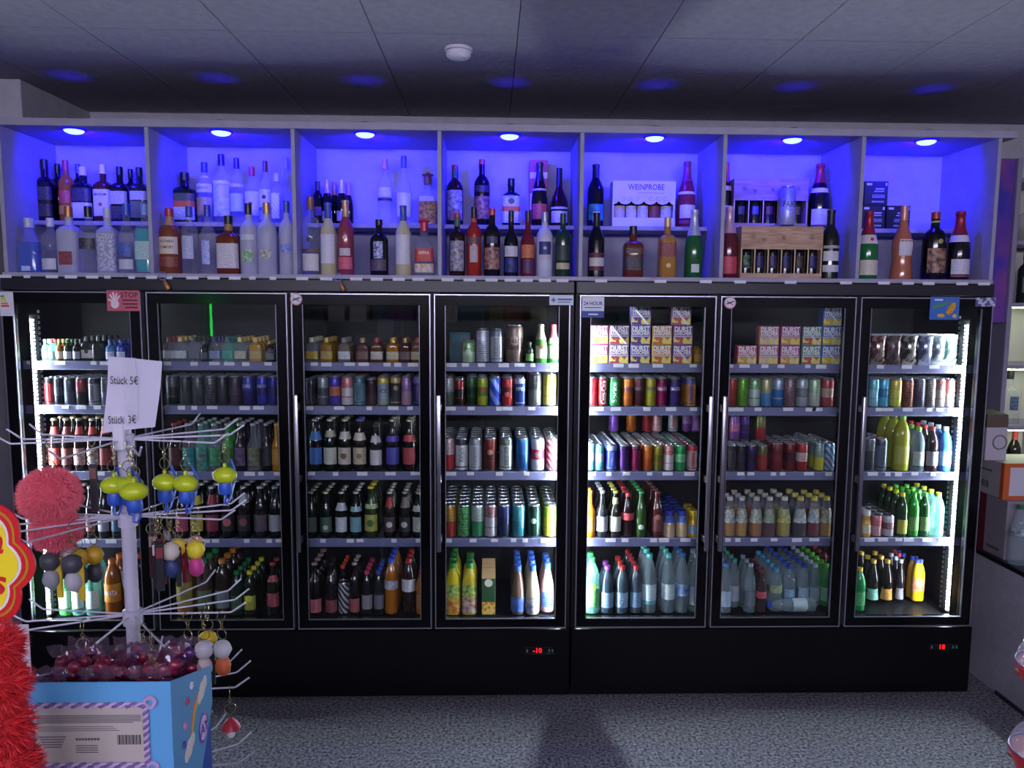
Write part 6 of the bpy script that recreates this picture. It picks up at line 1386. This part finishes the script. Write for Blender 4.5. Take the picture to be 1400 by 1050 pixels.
for az, s, c, d in ((22, .62, ('d0b01c', 'c8a818', None), 'bright yellow keychain on the lower right hook'), (-50, .30, ('c8a41c', 'a88a18', None), 'yellow keychain just right of the pole above the candy'), (-50, .52, ('c09c20', '8a7a30', None), 'second yellow keychain above the candy'), (2, .62, ('c8c4c8', 'c8b8b4', '16161c'), 'white keychain with black strap on the lower right'), (2, .78, ('c8c8cc', 'd0683a', None), 'white and orange keychain on the lower right'), (204, .40, ('a8a8b0', '8a8a90', None), 'silver keychain left of the pole above the candy')):
    keychain(2, az, s, d, blob_charm(*c))
keychain(2, -12 if False else 2, .48, 'glossy black strap keychain on the lower right hook', strap_charm('0f0f14', 'c8c8d0'), group='strap keychains')
keychain(3, 5, .82, 'red mushroom-shaped keychain beside the blue box', lambda e, z: (MB().lathe([(.004, z-.010, 0), (.016, z-.022, 0), (.022, z-.034, 0), (.010, z-.036, 0)][::-1], 18).build('red_cap', mat('b02438', .4), e, 40), MB().lathe([(.007, z-.055, 0), (.009, z-.050, 0), (.007, z-.0365, 0)], 12).build('white_stem', mat('d4ccd0', .5), e, 40)))
# two bottle-opener keychains on the edge of the cabinet
for px, py, c, d in ((222, 372, 'b07a48', 'copper bottle-shaped keychain hanging from the cabinet edge near the second bay'), (462, 370, '9a6a50', 'blue-ringed brown keychain hanging from the cabinet edge near the third bay')):
    p = atY(px, py, 3.586)
    e = empty('keychain', (p.x, 3.586, 2.058), d, 'keychain')
    MB().torus((0, 0, 0), .018, .002, 'y', 20, 6).build('ring', mat('8a90c8', .3, .5), e, 60)
    MB().tube([(.008, -.003, -.018), (.014, -.003, -.035), (.024, -.003, -.055), (.028, -.003, -.062)], [.004, .010, .012, .009], 12).build('pendant', mat(c, .3, .3), e, 60)

# ================================================================== clear-lidded tubs at the right edge
st = empty('tub_stand', (1.585, 2.0, 0), 'red stand with clear-lidded tubs at the lower right edge', 'display stand')
MB().rbox(.04, .08, .11, .14, 0, 1.0, .004).build('post', mat('8a1a20', .4), st)
MB().rbox(-.16, .16, -.12, .16, 0, .03, .006).build('base', mat('8a1a20', .4), st)
for z in (.638, .893): MB().rbox(-.05, .08, -.06, .1095, z-.012, z, .003).build('tray', mat('8a1a20', .4), st)
for z, d in ((.893, 'upper'), (.638, 'lower')):
    e = empty('candy_tub', (1.585, 2.0, z+.0005), '%s red tub with a clear curved lid at the right edge' % d, 'tub', 'clear-lidded tubs on the red stand')
    MB().lathe([(.075, 0, 0), (.085, .004, 0), (.100, .048, 0), (.104, .050, 0), (.104, .056, 0), (.096, .056, 0)], 28).build('tub', mat('c81c26', .35), e, 40)
    MB().lathe([(.100, .0565, 0), (.098, .080, 0), (.085, .108, 0), (.055, .128, 0), (.015, .136, 0)], 28).build('clear_lid', clear('c8c8e0', .16, .06), e, 60)
    MB().torus((0, 0, .058), .1015, .0025, 'z', 28, 6).build('lid_rim', mat('4a4a9a', .3), e, 60)
